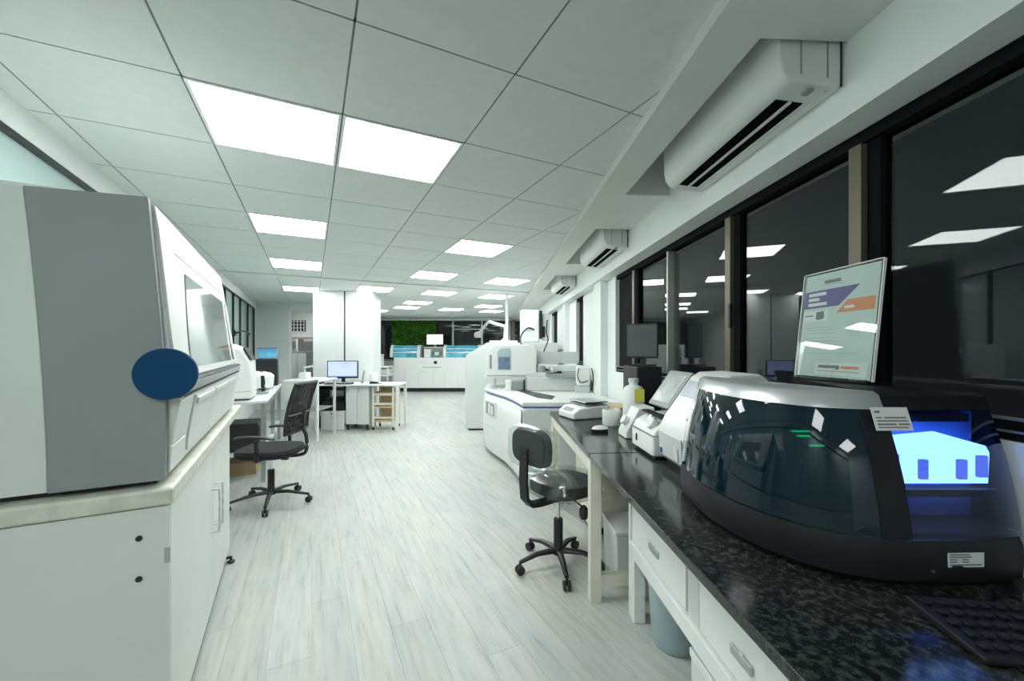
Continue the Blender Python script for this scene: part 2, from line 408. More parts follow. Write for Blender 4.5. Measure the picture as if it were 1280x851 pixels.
B(WR+.035, 3.83, 1.22, WR+.048, 4.29, 2.14).build('blanking_panel', M['pvc'], w2)
B(WR+.0, 2.215, 1.52, WR+.02, 2.235, 1.66).build('latch', M['black'], w2, .003)
window(3, 5.865, 6.355, [], (), M['pvc'])  # opaque black panes stand in for the unlit night behind the glass
window(4, 8.205, 8.975, [], (), M['pvc'])
# --- far window
w5 = sempty('window_5')
z0, z1 = 1.01, 2.43
for a, b in zip([-5.3,-4.95,-3.75,-2.12,-1.08,-.08], [-4.95,-3.75,-2.12,-1.08,-.08,.62]):
    B(a+.02, YF+.05, z0, b-.02, YF+.056, z1).build('pane', M['window'], w5)
for x in (-4.95,-3.75,-2.12,-1.08,-.08): B(x-.03, YF+.01, z0, x+.03, YF+.1, z1).build('mullion', M['alu'], w5)
B(-5.3, YF+.02, z0, .62, YF+.1, z0+.04).build('bottom_rail', M['alu'], w5)
for a, b in ((-5.3,-4.98),(-2.09,-1.11)): B(a, YF+.02, 2.12, b, YF+.09, 2.15).build('transom', M['alu'], w5)

# --- corridor behind the bay: barred vent window and shelf
w6 = sempty('window_6')
B(-6.62, 12.17, 1.94, -6.18, 12.195, 2.28).build('pane', M['dgrey'], w6)
for k in range(5): B(-6.62+.1*k, 12.15, 1.94, -6.60+.1*k, 12.17, 2.28).build('bar', M['lgrey'], w6)
for k in range(4): B(-6.62, 12.155, 1.94+.1*k, -6.20, 12.168, 1.955+.1*k).build('bar', M['lgrey'], w6)
sh = thing('corridor_shelf', 'brown wooden shelf rack seen through the opening beside the white column', 'shelf', (-6.3, 11.9, 0))
for z in (.5, .9, 1.3, 1.72): B(-.4, -.15, z, .7, .15, z+.04).build('shelf_board', mat('brown_wood', (.30,.17,.10), .6), sh)
for x in (-.4, .08, .66): B(x, -.15, 0, x+.04, .15, 1.72).build('upright', M['lgrey'], sh)
lk = thing('metal_locker', 'grey metal locker beyond the opening under the barred vent', 'locker', (-5.85, 11.3, 0))
B(-.25, -.2, .02, .25, .2, 1.35).build('body', mat('locker_grey', (.28,.31,.30), .5), lk, .01)
B(-.24, -.212, .08, -.005, -.2, 1.3).build('door', M['lgrey'], lk); B(.005, -.212, .08, .24, -.2, 1.3).build('door', M['lgrey'], lk)
B(-.25, -.2, 0, .25, .2, .02).build('base', M['black'], lk)

# ================================================================ CEILING LIGHTS
lab = {(-3,18): 'unseen LED ceiling panel added to brighten the corridor beyond the opening', (-2,4): 'square LED ceiling panel above the black office chair', (-2,7): 'square LED ceiling panel above the white high table and steel bench',
       (-2,11): 'square LED ceiling panel cut off by the side of the white column', (0,10): 'square LED ceiling panel touching the top of the white column',
       (1,4): 'square LED ceiling panel above the aisle beside the blue-striped analyzer', (1,7): 'square LED ceiling panel above the aisle just before the ceiling joint rail',
       (3,7): 'square LED ceiling panel above the hood of the blue-striped analyzer', (2,10): 'square LED ceiling panel above the aisle just past the ceiling joint rail',
       (4,10): 'square LED ceiling panel above the tall analyzer and its white pole',
       (-2,1): 'square LED ceiling panel above the large grey-sided analyzer', (-1,1): 'square LED ceiling panel side by side with the one above the analyzer'}
fm = MB(); h = .296
for x0,y0,x1,y1 in ((-h,-h,h,-h+.014),(-h,h-.014,h,h),(-h,-h+.014,-h+.014,h-.014),(h-.014,-h+.014,h,h-.014)): fm.box(x0,y0,-.004,x1,y1,.012)
proto = None
for (i, j) in lights:
    x, y = rot(AG, GX0+(i+.5)*P, GY0+(j+.5)*P)
    if proto is None:
        t = thing('ceiling_light', '', 'ceiling light', (x, y, CEIL), AG, 'LED ceiling panels')
        fm.build('frame', M['white'], t, smooth=False); B(-h+.014, -h+.014, 0, h-.014, h-.014, .01).build('diffuser', M['panel'], t, smooth=False); proto = t
    else:
        t = copy_tree(proto); t.location = (x, y, CEIL)
    t['label'] = lab.get((i, j), 'square LED ceiling panel in the far room' if j > 5 else 'square LED ceiling panel behind the large grey-sided analyzer')

# ================================================================ AIR CONDITIONERS
acp = None
aclab = ['white air conditioner in ceiling pocket above the leaflet stand', 'white air conditioner in ceiling pocket above the granite desk', 'white air conditioner in ceiling pocket above the robotic analyzer']
for k, t0 in enumerate((1.345, 3.55, 5.77)):
    loc = RF(1.207, t0+.47, 2.305)
    if acp is None:
        t = thing('air_conditioner', aclab[k], 'air conditioner', loc, AR, 'wall air conditioners')
        prof = [(0,0),(-.03,0),(-.165,.014),(-.195,.026),(-.215,.055),(-.224,.10),(-.226,.26),(-.20,.29),(0,.29)]
        MB().prism(prof, 'y', -.47, .47).build('body', M['ac'], t, .008, ang=45)
        sl = .014/.135
        for xa, xb in ((-.165,-.118),(-.105,-.062)):
            za, zb = (-.03-xa)*sl, (-.03-xb)*sl
            MB().prism([(xa,za-.0025),(xb,zb-.0025),(xb,zb+.006),(xa,za+.006)], 'y', -.37, .40).build('air_outlet', M['void'], t, smooth=False)
        MB().prism([(-.118,.003),(-.105,.0015),(-.105,.012),(-.118,.012)], 'y', -.37, .40).build('louver', M['ac'], t, smooth=False)
        B(-.045, -.38, -.002, -.02, .42, .004).build('drain_tray', M['ac'], t)
        B(-.15, -.474, .04, -.147, -.469, .28).build('end_seam', M['grey'], t); B(-.055, -.474, .03, -.052, -.469, .28).build('end_seam', M['grey'], t)
        B(-.008, -.474, .0, -.004, -.469, .28).build('end_seam', M['black'], t)
        B(-.11, -.45, -.003, -.085, -.42, .006).build('receiver', M['grey'], t); B(-.05, -.45, -.003, -.03, -.40, .002).build('drain_clip', M['lgrey'], t)
        acp = t
    else:
        t = copy_tree(acp); t.location = loc; t['label'] = aclab[k]

# ================================================================ LEFT BENCH AND LARGE ANALYZER (left bench frame)
D0, D1 = 1.74, 3.36
cab = thing('bench_cabinet', 'white laminate bench cabinet with two doors under the large grey-sided analyzer', 'cabinet', LF(-.338, D0), AL)
CD = .72; CL = D1-D0
B(-CD, 0, .06, -.02, CL, .888).build('carcass', M['white2'], cab)
B(-CD, -.018, .02, -.0, -.001, .888).build('side_panel', M['white2'], cab, .002)
B(-CD+.05, .03, 0, -.05, CL-.03, .06).build('plinth', M['dgrey'], cab)
for a, b, hy in ((.004, .905, .84), (.911, CL, .96)):
    dr = B(-.019, a, .06, .0, b, .884).build('door', M['white2'], cab, .002)
    hp = smooth_path([(0,hy,.46),(.026,hy,.462),(.035,hy,.48),(.035,hy,.66),(.026,hy,.678),(0,hy,.68)], 4)
    MB().tube(hp, .005, 8).build('handle', M['lgrey'], dr)
B(-.012, -.020, .70, .004, -.017, .75).build('hinge', M['steel'], cab)
for z in (.795, .665): MB().lathe([(.009,0),(.009,.004)], 12, (-.075,-.018,z), Matrix.Rotation(PI/2, 3, 'X')).build('hole_plug', M['black'], cab)
cs = MB().lathe([(.001,0),(.022,.004),(.022,.012),(.008,.02),(.008,.04)], 12, (.02, CL-.12, 0)).box(-.05, CL-.13, .03, .022, CL-.11, .042).build('levelling_foot', M['black'], cab)
wt = tag(B(-.735, -.03, .89, .012, 2.28, .948).build('worktop', M['creamtop'], None, .012), 'thick worn cream worktop carrying the large grey-sided analyzer', 'worktop')
wt.location = LF(-.338, D0); wt.rotation_euler.z = AL

an = thing('large_analyzer', 'large white benchtop analyzer with grey side panel and blue round cap', 'analyzer', LF(-.338, D0, .948), AL)
# local: x = outward (0 = cabinet front), y = along the bench, z up from worktop
LEN = 2.02; HT = .95
def aprof(y):
    k = 0 if y < 1.55 else min(1, (y-1.55)/(LEN-1.55)); drop = .50*(1-math.sqrt(max(0, 1-k*k)))
    w = 1-.04*k
    top = HT-drop
    pts = [(-.012,.035),(-.010,.10),(.004,.20),(.022,.30),(.026,.335),(.012,.35),(-.002,.40),(-.018,.55),(-.036,.75),(-.050,.90),(-.058,.94),(-.08,.952)]
    out = [(x, y, min(z, top-.03*(len(pts)-1-i) if z > top-.03*(len(pts)-1-i) and z > .36 else z)) for i, (x, z) in enumerate(pts)]
    return out+[(-.72, y, top), (-.72, y, .035)]
ys = [.03, .4, .8, 1.2, 1.5, 1.62, 1.72, 1.81, 1.89, 1.95, 1.99, LEN]
MB().loft([aprof(y) for y in ys]).build('body', M['white'], an, ang=40)
B(-.70, .05, 0, -.045, LEN-.06, .035).build('foot_plinth', M['black'], an)
# near end: grey side panel with a bowed left edge, plain white panel behind it
el = [(-.288-.022*math.sin(PI*k/10)*0-.05*(k/10)**1.6, .02+.915*k/10) for k in range(11)]
er = [(-.014,.02),(-.012,.2),(-.012,.35),(-.03,.6),(-.052,.88),(-.058,.952)]
MB().prism(el[:0]+er+el[::-1], 'y', 0, .028).build('side_panel', M['grey'], an, .003)
wp = [(x-.004, z) for x, z in el]+[(-.72,.92),(-.72,.02)]
MB().prism(wp, 'y', .012, .029).build('rear_side_panel', M['white2'], an, .003)
fr = [(-.010,.02),(-.008,.2),(-.008,.33),(.0,.35),(-.012,.45),(-.026,.6),(-.046,.86),(-.054,.95)]
# front bezel strip next to the grey panel, window, rail and drawers
def front(z):
    P_ = [(.035,-.012),(.10,-.010),(.20,.004),(.30,.022),(.335,.026),(.35,.012),(.40,-.002),(.55,-.018),(.75,-.036),(.90,-.050),(.94,-.058)]
    for (a, xa), (b, xb) in zip(P_[:-1], P_[1:]):
        if a <= z <= b: return xa+(xb-xa)*(z-a)/(b-a)
    return -.058
def skin(name, m, y0z, y1z, zs, off, parent, bevel=0, thick=.006):
    """a panel that follows the front: y limits at bottom and top"""
    ra, rb = [], []
    for z in zs:
        k = (z-zs[0])/(zs[-1]-zs[0]); a = y0z[0]+(y0z[1]-y0z[0])*k; b = y1z[0]+(y1z[1]-y1z[0])*k; x = front(z)+off
        ra.append((a, b, x, z))
    rings = [[(x, a, z), (x, b, z), (x-thick, b, z), (x-thick, a, z)] for a, b, x, z in ra]
    return MB().loft(rings).build(name, m, parent, bevel, ang=50)
M['lidwhite'] = mat('lid_ivory_plastic', (.60,.63,.60), .4, var=.02, scale=3)
M['gwin'] = mat('grey_tinted_window', (.20,.24,.235), .05, var=.15, scale=2, coat=.5)
lid = skin('lid', M['lidwhite'], (.035,.035), (1.86,1.60), [.352,.45,.55,.65,.75,.86,.938], .010, an, .004, .012)
skin('window', M['gwin'], (.26,.36), (1.74,1.56), [.385,.5,.6,.7,.76], .014, lid, 0, .006)
skin('lid_groove', M['lgrey'], (.22,.24), (1.52,1.50), [.815,.83], .0125, lid, 0, .006)
skin('window_post', M['white'], (1.56,1.46), (1.60,1.50), [.385,.5,.6,.7,.76], .017, lid, .002, .006)
skin('rail', M['steel'], (.06,.06), (1.90,1.90), [.30,.335], .012, an, .003, .012)
skin('rail_edge', M['dgrey'], (.06,.06), (1.90,1.90), [.337,.349], .016, an, .002, .012)
skin('rail_edge', M['dgrey'], (.06,.06), (1.90,1.90), [.288,.298], .010, an, .002, .012)
for a, b in ((.30,.78),(.79,1.27),(1.28,1.78)):
    dd = skin('drawer', M['white2'], (a,a), (b,b), [.055,.10,.16,.22,.272], .008, an, .003, .01)
    skin('drawer_lip', M['white'], (a+.02,a+.02), (b-.02,b-.02), [.235,.26], .016, dd, .003, .008)
skin('corner_bezel', M['white'], (.028,.028), (.24,.24), [.13,.2,.28], .006, an, .004, .01)
skin('corner_foot', M['white'], (.028,.028), (.24,.24), [.037,.08,.125], .006, an, .004, .01)
capM = Matrix.Rotation(PI/2, 3, 'X')
cp = MB().lathe([(.02,-.001),(.083,0),(.085,.004),(.085,.016),(.083,.02),(.001,.02)], 40, (-.008,-.002,.372), capM).build('round_cap', M['bluecap'], an)
B(.0, .0, .29, .03, .2, .35).build('hinge_block', M['dgrey'], an, .004)
# dark cable clip at the top of far end
B(-.12, 1.80, .70, -.09, 1.83, .79).build('cable_clip', M['black'], an)

# ================================================================ RIGHT SIDE: worktops, desk, drawers (right frame)
ZT = .832; TH = .03
g1 = tag(B(.535, 2.215, ZT-TH, 1.326, 3.72, ZT).build('granite_worktop', M['granite'], None, .003), 'black granite desk top carrying the white balance', 'worktop'); g1.rotation_euler.z = AR
g2 = tag(B(.535, -1.2, ZT-TH, 1.326, 2.205, ZT).build('granite_worktop', M['granite'], None, .003), 'black speckled granite counter carrying the dark dome analyzer', 'worktop'); g2.rotation_euler.z = AR
js = tag(B(.545, 2.206, ZT-TH+.001, 1.32, 2.214, ZT-.003).build('joint_filler', M['black']), 'thin black joint strip between the two granite tops', 'strip'); js.rotation_euler.z = AR
dk = thing('lab_desk', 'cream painted wooden desk frame under the granite top by the grey stool', 'desk', RF(0,0), AR)
zt = ZT-TH-.001
for s, t in ((.545,2.225),(.545,3.63),(1.24,2.225),(1.24,3.63)): B(s, t, 0, s+.062, t+.062, zt).build('leg', M['cream'], dk, .003)
B(.552, 2.287, .715, .60, 3.63, zt).build('apron', M['cream'], dk, .003)
for t in (2.232, 3.64): B(.607, t, .715, 1.24, t+.045, zt).build('apron', M['cream'], dk, .003)
for t in (2.232, 3.64): B(.607, t, .085, 1.24, t+.045, .15).build('stretcher', M['cream'], dk, .003)
B(1.25, 2.287, .085, 1.295, 3.63, .15).build('stretcher', M['cream'], dk, .003)
ped = thing('pedestal_cabinet', 'cream low cabinet standing under the granite desk', 'cabinet', RF(.74, 3.02), AR)
B(0, 0, .06, .40, .48, .60).build('body', M['cream'], ped, .006); B(.02, .03, 0, .38, .46, .06).build('plinth', M['black'], ped)
pd_ = B(-.014, .01, .08, -.001, .47, .58).build('door', M['cream'], ped, .003); B(-.026, .05, .30, -.014, .07, .42).build('handle', M['steel'], pd_)
bt = thing('cleaner_bottle', 'slim blue bottle standing on the cream cabinet under the desk', 'bottle', RF(.80, 3.12, .6005), AR)
MB().lathe([(.001,0),(.026,0),(.028,.01),(.028,.11),(.018,.13),(.012,.14)], 16).build('body', M['blue'], bt); MB().lathe([(.014,.1405),(.014,.17),(.001,.17)], 12).build('cap', M['white'], bt)

# drawer run below the near granite counter
SD = .73
dc = thing('drawer_cabinet', 'white drawer run on legs beneath the speckled granite counter', 'cabinet', RF(0,0), AR)
B(SD+.022, -1.1, .42, 1.30, 2.10, zt).build('carcass', M['white2'], dc)
edges = [(1.50,2.085),(.90,1.40),(.25,.80),(-.5,.15)]
for a, b in edges:
    q = B(SD, a, .415, SD+.02, b, zt-.005).build('drawer_front', M['white'], dc, .003)
    hq = MB().lathe([(.02,-.001),(.02,.006),(.012,.008)], 14, (SD-.001,(a+b)/2,.50), Matrix.Rotation(-PI/2,3,'Y')).box(SD-.010,(a+b)/2-.05,.485,SD-.001,(a+b)/2+.05,.515)
    hq.build('handle', M['steel'], q, .003)
for a, b in ((1.41,1.49),(.81,.89),(.16,.24)): B(SD+.004, a, .40, SD+.0215, b, zt-.003).build('pilaster', M['lgrey'], dc)
B(SD-.012, -1.1, .335, SD+.05, 2.10, .405).build('bottom_rail', M['white'], dc, .004)
B(SD+.051, -1.1, .37, 1.30, 2.10, .405).build('base_board', M['white2'], dc)
for t in (2.045, .82, -.3):
    B(SD-.004, t, 0, SD+.055, t+.055, .334).build('leg', M['white'], dc, .003); B(1.22, t, 0, 1.275, t+.055, .334).build('leg', M['white'], dc, .003)
B(SD-.004, 2.10, 0, SD+.055, 2.13, zt-.004).build('end_post', M['white'], dc, .003)
# things under the counter
bn = thing('waste_bin', 'translucent plastic waste bin under the granite counter behind the drawer leg', 'bin', RF(.862, 1.90), AR)
bn.scale = (.83,.83,1.0)
MB().loft([[(r*math.cos(2*PI*k/28), r*math.sin(2*PI*k/28), z) for k in range(28)] for r, z in ((.105,0),(.115,.02),(.135,.28),(.14,.29),(.132,.29),(.112,.02),(.10,.012))], (True, True)).build('bucket', M['bin'], bn)
MB().lathe([(.134,.291),(.142,.291),(.142,.30),(.134,.30),(.134,.291)], 28).build('rim', M['lgrey'], bn)
sb = thing('storage_box', 'small white storage box with lid beneath the drawers', 'box', RF(.90, 1.42), AR)
B(-.12,-.16,0,.12,.14,.20).build('box', M['white2'], sb, .006); B(-.125,-.165,.2005,.125,.145,.235).build('lid', M['white'], sb, .006)
st = thing('step_stool', 'small steel wire foot stand beside the white box under the drawers', 'stand', RF(.83, 1.12), AR)
MB().tube(smooth_path([(-.05,-.06,.006),(-.05,-.06,.07),(-.05,.06,.07),(-.05,.06,.006)],4), .006).build('front_wire', M['steel'], st)
MB().tube(smooth_path([(.05,-.06,.006),(.05,-.06,.07),(.05,.06,.07),(.05,.06,.006)],4), .006).build('rear_wire', M['steel'], st)
B(-.06,-.065,.075,.06,.065,.083).build('plate', M['lgrey'], st)
cb1 = thing('cardboard_box', 'tall brown cardboard box standing under the desk next to the drawer run', 'box', RF(1.075, 2.52), AR)
B(-.128,-.16,0,.128,.16,.58).build('carton', M['card'], cb1, .004)
for s_ in (-1,1): MB().cbox((.0, s_*.20, .60), (.25,.12,.006), Matrix.Rotation(s_*R(28),3,'X')).build('flap', M['card'], cb1)
tb = thing('storage_tub', 'white plastic tub with lid on the floor behind the cream desk leg', 'tub', RF(.835, 2.52), AR)
MB().loft([[(x*k,y*k,z) for x,y in ((-.10,-.15),(.10,-.15),(.10,.15),(-.10,.15))] for k,z in ((.88,0),(1,.30))]).build('body', M['white2'], tb, .008); B(-.108,-.158,.301,.108,.158,.325).build('lid', M['white'], tb, .006)

# --------------------------------------------------------------- dark dome analyzer
da = thing('dome_analyzer', 'dark dome-shaped benchtop analyzer with smoked cover and glowing blue window', 'analyzer', (.95, 1.33, ZT+.004))
OC = (.95, 1.33)
ob = [(.73,1.70),(.685,1.66),(.655,1.55),(.640,1.44),(.640,1.33),(.658,1.22),(.698,1.12),(.75,1.045),(.815,.995),(.885,.970),(.95,.962),(1.05,.962),(1.15,.966),(1.235,.980),(1.262,1.01),(1.266,1.10),(1.255,1.3),(1.240,1.55),(1.225,1.68),(1.19,1.70)]
ot = [(.80,1.70),(.775,1.67),(.752,1.57),(.738,1.47),(.735,1.38),(.745,1.29),(.77,1.205),(.80,1.14),(.835,1.095),(.895,1.072),(.95,1.062),(1.03,1.058),(1.12,1.058),(1.225,1.064),(1.243,1.085),(1.246,1.16),(1.236,1.32),(1.222,1.55),(1.20,1.68),(1.17,1.70)]
HTOP = .455
def ring(h, bulge=0, ids=range(20), off=0):
    k = (h/HTOP)**2.1; r = []
    for i in ids:
        x = ob[i][0]+(ot[i][0]-ob[i][0])*k; y = ob[i][1]+(ot[i][1]-ob[i][1])*k
        dx, dy = x-OC[0], y-OC[1]; l = math.hypot(dx, dy)
        r.append((dx*(1+off/l), dy*(1+off/l), h))
    return r
MB().loft([ring(h, off=o_) for h, o_ in ((0,-.02),(.015,-.004),(.05,0),(.09,0),(.108,-.004),(.112,-.02))]).build('base', M['domedark'], da, ang=40)
lid_ids = list(range(0, 10)); win_ids = list(range(10, 15))
hs = [.113,.15,.2,.25,.3,.35,.39,.41]
def shell(ids, off, th):
    m = MB(); A = [ring(h, ids=ids, off=off) for h in hs]; Bq = [ring(h, ids=ids, off=off-th) for h in hs]
    n = len(ids)
    m.loft([a+b[::-1] for a, b in zip(A, Bq)]); return m
shell(lid_ids, 0, .004).build('smoked_cover', M['tint'], da, ang=60)
shell(list(range(9, 11)), .003, .012).build('centre_post', M['domedark'], da)
wn_ = shell(win_ids, 0, .004).build('blue_window', M['tintblue'], da, ang=60)
shell(list(range(14, 20))+[0], .0, .006).build('rear_shell', M['domedark'], da)
def part_ring(h, ids, off): return ring(h, ids=ids, off=off)
li = list(range(0, 11)); ri = list(range(10, 20))
def capmesh(ids, h0, h1, o0, o1):
    return MB().loft([part_ring(h0, ids, o0), part_ring(h1-.008, ids, o0), part_ring(h1, ids, o1)])
capmesh(li, .411, HTOP, .003, -.008).build('silver_cap', M['silver'], da, ang=50)
capmesh(ri, .411, HTOP-.006, .003, -.008).build('dark_cap', M['domedark'], da, ang=50)
# interior
inn = MB().loft([ring(h, ids=range(20), off=-.02) for h in (.1125,.118)]).build('deck', M['black'], da)
B(-.20,-.03,.119,-.02,.30,.24).build('carousel_housing', M['dgrey'], da, .02)
car = MB().lathe([(.001,0),(.11,0),(.115,.01),(.115,.05),(.10,.06),(.001,.06)], 32, (-.13,-.12,.119)).build('carousel', M['dgrey'], da)
for k in range(14):
    a = 2*PI*k/14; MB().lathe([(.012,.0605),(.012,.10),(.001,.10)], 8, (-.13+.085*math.cos(a), -.12+.085*math.sin(a), .119)).build('sample_tube', M['lgrey'] if k % 3 else M['teal'], car)
B(-.06,-.10,.119,-.04,-.08,.37).build('probe_arm', M['grey'], da, .004); B(-.20,-.105,.372,-.035,-.075,.40).build('probe_head', M['grey'], da, .004)
for x0, x1, z in ((-.17,-.125,.335),(-.155,-.12,.322),(-.12,-.082,.295)): B(x0,-.20,z,x1,-.192,z+.004).build('status_light', M['led'], da)
B(-.18,-.191,.28,-.07,-.17,.36).build('indicator_board', M['black'], da)
# lit chamber behind the right window
chm = mat('halo_blue_lining', (.10,.22,.75), .5)  # deep blue put into the colour to give the panel a halo
B(-.03,-.235,.12,.285,-.23,.40).build('halo_backdrop', chm, da)
B(-.036,-.282,.12,-.031,-.24,.385).build('chamber_wall', M['dgrey'], da)
MB().prism([(.045,.222),(.268,.222),(.272,.30),(.262,.318),(.13,.355),(.02,.345),(.0,.325),(.012,.30),(.045,.295)], 'y', -.288, -.284).build('light_panel', M['uv'], da)
for x, w_, z0_, z1_ in ((.085,.020,.235,.285),(.182,.022,.235,.285),(.232,.024,.24,.295)): B(x,-.300,z0_,x+w_,-.290,z1_).build('cuvette', M['cuvette_glow'], da, .002)  # cuvettes are no lamps: emission makes them look lit by the blue panel
B(.0,-.31,.195,.275,-.27,.213).build('rack', M['dgrey'], da); B(.05,-.26,.375,.25,-.24,.395).build('gantry', M['dgrey'], da)
# labels stuck on the analyzer
def label_sheet(name, c, w, hgt, M3, rows, parent, base=M['paper'], ink=M['ink']):
    s_ = MB().cbox(c, (w, .0012, hgt), M3).build(name, base, parent)
    for (fx, fz, fw, fh) in rows:
        p = Vector(c)+M3 @ Vector(((fx+fw/2-.5)*w, -.0009, (.5-fz-fh/2)*hgt))
        MB().cbox(p, (fw*w, .0006, fh*hgt), M3).build('print_line', ink, s_)
    return s_
lean = Matrix.Rotation(-R(17), 3, 'X')
def front_y(i, h, off=.002):
    return ring(h, ids=[i], off=off)[0]
pa = front_y(10, .375); pb = front_y(11, .375)
label_sheet('rating_label', (-.006, pa[1]-.014, .392), .092, .058, Matrix.Rotation(-R(19),3,'X'),
            [(.08,.15,.14,.10),(.30,.42,.6,.06),(.08,.42,.16,.06),(.08,.56,.84,.06),(.08,.70,.5,.07),(.64,.70,.3,.07),(.08,.84,.8,.05)], da)
label_sheet('serial_label', (.125,-.3655,.066), .088, .034, Matrix.Rotation(R(1.5),3,'Z'),
            [(.05,.08,.55,.09),(.05,.24,.6,.09),(.05,.42,.2,.09),(.40,.42,.16,.09),(.05,.58,.2,.09),(.40,.58,.18,.09),(.05,.78,.88,.10)], da, base=M['lgrey'])
MB().lathe([(.004,0),(.004,.003)], 10, (.045,-.366,.04), Matrix.Rotation(PI/2,3,'X')).build('screw', M['steel'], da)

# leaflet stand on top of the dark analyzer
ls = thing('leaflet_stand', 'clear acrylic leaflet stand with purple and orange print on the dome analyzer', 'sign', (1.15, 1.475, ZT+.004+HTOP+.001), R(2))
# local: sheet faces -x; width along y; leaning towards +x
TL = R(6); ML = Matrix.Rotation(TL, 3, 'Y')
SW, SH = .335, .405
def sh_pt(y, z, x=0): p = ML @ Vector((x, 0, z)); return (p.x, y, p.z)
def sheet(name, y0, z0, y1, z1, x0, x1, m, parent):
    vv = [sh_pt(y, z, x) for x in (x0, x1) for y, z in ((y0,z0),(y1,z0),(y1,z1),(y0,z1))]
    return MB().add(vv, [(0,1,2,3),(7,6,5,4),(0,4,5,1),(1,5,6,2),(2,6,7,3),(3,7,4,0)]).build(name, m, parent)
ac = sheet('acrylic_front', -SW/2, .004, SW/2, SH, -.004, -.0015, M['acrylic'], ls)
pp = sheet('leaflet', -SW/2+.008, .008, SW/2-.008, SH-.006, 0, .001, mat('leaflet_paper', (.60,.68,.655), .6), ls)
sheet('acrylic_back', -SW/2, .004, SW/2, SH, .0025, .005, M['acrylic'], ls)
for y in (-SW/2-.004, SW/2+.001): sheet('edge', y, .004, y+.003, SH, -.004, .005, M['white'], ls)
sheet('edge', -SW/2, SH+.0005, SW/2, SH+.003, -.004, .005, M['white'], ls)
MB().box(-.02,-SW/2,0,.07,SW/2,.003).build('foot', M['acrylic'], ls)
MB().tube([sh_pt(0,.28,.006),(.13,0,.003)], .004).build('rear_prop', M['acrylic'], ls)
# the print (left of the picture is +y)
def poly_print(name, pts, m, x=-.0006):
    vv = [sh_pt(-(u-.5)*SW, (1-w)*SH, xx) for xx in (x, 0) for u, w in pts]; n = len(pts)
    MB().add(vv, [tuple(range(n)), tuple(range(2*n-1,n-1,-1))]+[(i,(i+1)%n,(i+1)%n+n,i+n) for i in range(n)]).build(name, m, pp, smooth=False)
poly_print('purple_banner', [(.03,.17),(.76,.17),(.52,.335),(.03,.335)], M['purple'])
poly_print('orange_banner', [(.63,.29),(.95,.29),(.95,.40),(.50,.40)], M['orange'])
for a, b in ((.19,.34),(.237,.25),(.285,.36)): poly_print('title_line', [(.09,a),(b,a),(b,a+.03),(.09,a+.03)], M['paper'], -.0012)
poly_print('offer_line', [(.60,.345),(.72,.345),(.72,.37),(.60,.37)], M['paper'], -.0012)
poly_print('header_logo', [(.30,.085),(.52,.085),(.52,.115),(.30,.115)], M['ink']); poly_print('header_line', [(.32,.125),(.56,.125),(.56,.132),(.32,.132)], M['inkpale'])
poly_print('product_box', [(.04,.36),(.38,.36),(.38,.46),(.04,.46)], M['paper']); poly_print('product_picture', [(.23,.375),(.33,.37),(.34,.44),(.25,.452),(.22,.43)], M['ink'], -.0012)
poly_print('product_name', [(.06,.40),(.18,.40),(.18,.412),(.06,.412)], M['ink'], -.0012)
for w_ in (.52,.545,.575,.62,.65,.76): poly_print('text_line', [(.06,w_),(.55 if w_ < .7 else .8,w_),(.55 if w_ < .7 else .8,w_+.006),(.06,w_+.006)], M['inkpale'])
poly_print('logo_field', [(.28,.85),(.94,.85),(.94,.96),(.28,.96)], M['paper'])
poly_print('logo_word', [(.33,.872),(.56,.872),(.56,.898),(.33,.898)], M['ink'], -.0012); poly_print('logo_ring', [(.585+.025*math.cos(a*PI/6), .888+.02*math.sin(a*PI/6)) for a in range(12)], M['ink'], -.0012)
poly_print('logo_word', [(.63,.876),(.84,.876),(.84,.898),(.63,.898)], M['orange'], -.0012); poly_print('logo_line', [(.33,.92),(.86,.92),(.86,.93),(.33,.93)], M['inkpale'], -.0012)

# keyboard in front of the dark analyzer
kb = thing('keyboard', 'black keyboard on the granite counter in front of the dome analyzer', 'keyboard', (.85, .73, ZT+.001), R(-8))
MB().prism([(0,0),(.18,.0),(.18,.022),(0,.012)], 'x', 0, .38).build('case', M['domedark'], kb, .004)
for r_ in range(5):
    for c_ in range(13):
        B(-.008,-.008,0,.008,.008,.006).build('key', M['domedark'], kb, .002).location = (.022+c_*.027+.006*(r_ % 2), .028+r_*.031, .0145+r_*.0018)

# ================================================================ INSTRUMENTS ON THE GRANITE (facing the aisle)
Z1 = ZT+.001
# device with tilted touchscreen
d1 = thing('touchscreen_analyzer', 'small white analyzer with tilted grey-framed touchscreen on the granite counter', 'analyzer', RF(.83, 2.06, Z1), AR)
MB().prism([(0,.012),(0,.11),(.02,.155),(.10,.20),(.34,.22),(.36,.20),(.36,.012)], 'y', 0, .32).build('body', M['white'], d1, .012)
B(.02,.02,0,.34,.30,.012).build('foot_plate', M['dgrey'], d1)
B(-.004,-.002,.118,.345,.324,.122).build('seam', M['grey'], d1)
B(-.006,.225,.05,.0,.24,.09).build('latch', M['black'], d1, .003)
MB().lathe([(.03,0),(.034,.006),(.034,.022),(.028,.028),(.001,.028)], 20, (.04,.08,.168), Matrix.Rotation(-R(62),3,'Y')).build('knob', M['lgrey'], d1)
MB().lathe([(.02,0),(.022,.004),(.022,.014),(.001,.016)], 16, (.06,.17,.182), Matrix.Rotation(-R(62),3,'Y')).build('button', M['white2'], d1)
TS = Matrix.Rotation(-R(55),3,'Y')
sc = MB().cbox((.17,.17,.345), (.235,.27,.022), TS).build('touchscreen', M['grey'], d1, .006)
MB().cbox(Vector((.17,.17,.345))+TS @ Vector((0,0,.0118)), (.18,.215,.002), TS).build('display', M['touch'], sc)
B(.18,.10,.20,.27,.22,.335).build('screen_arm', M['white2'], d1, .006)
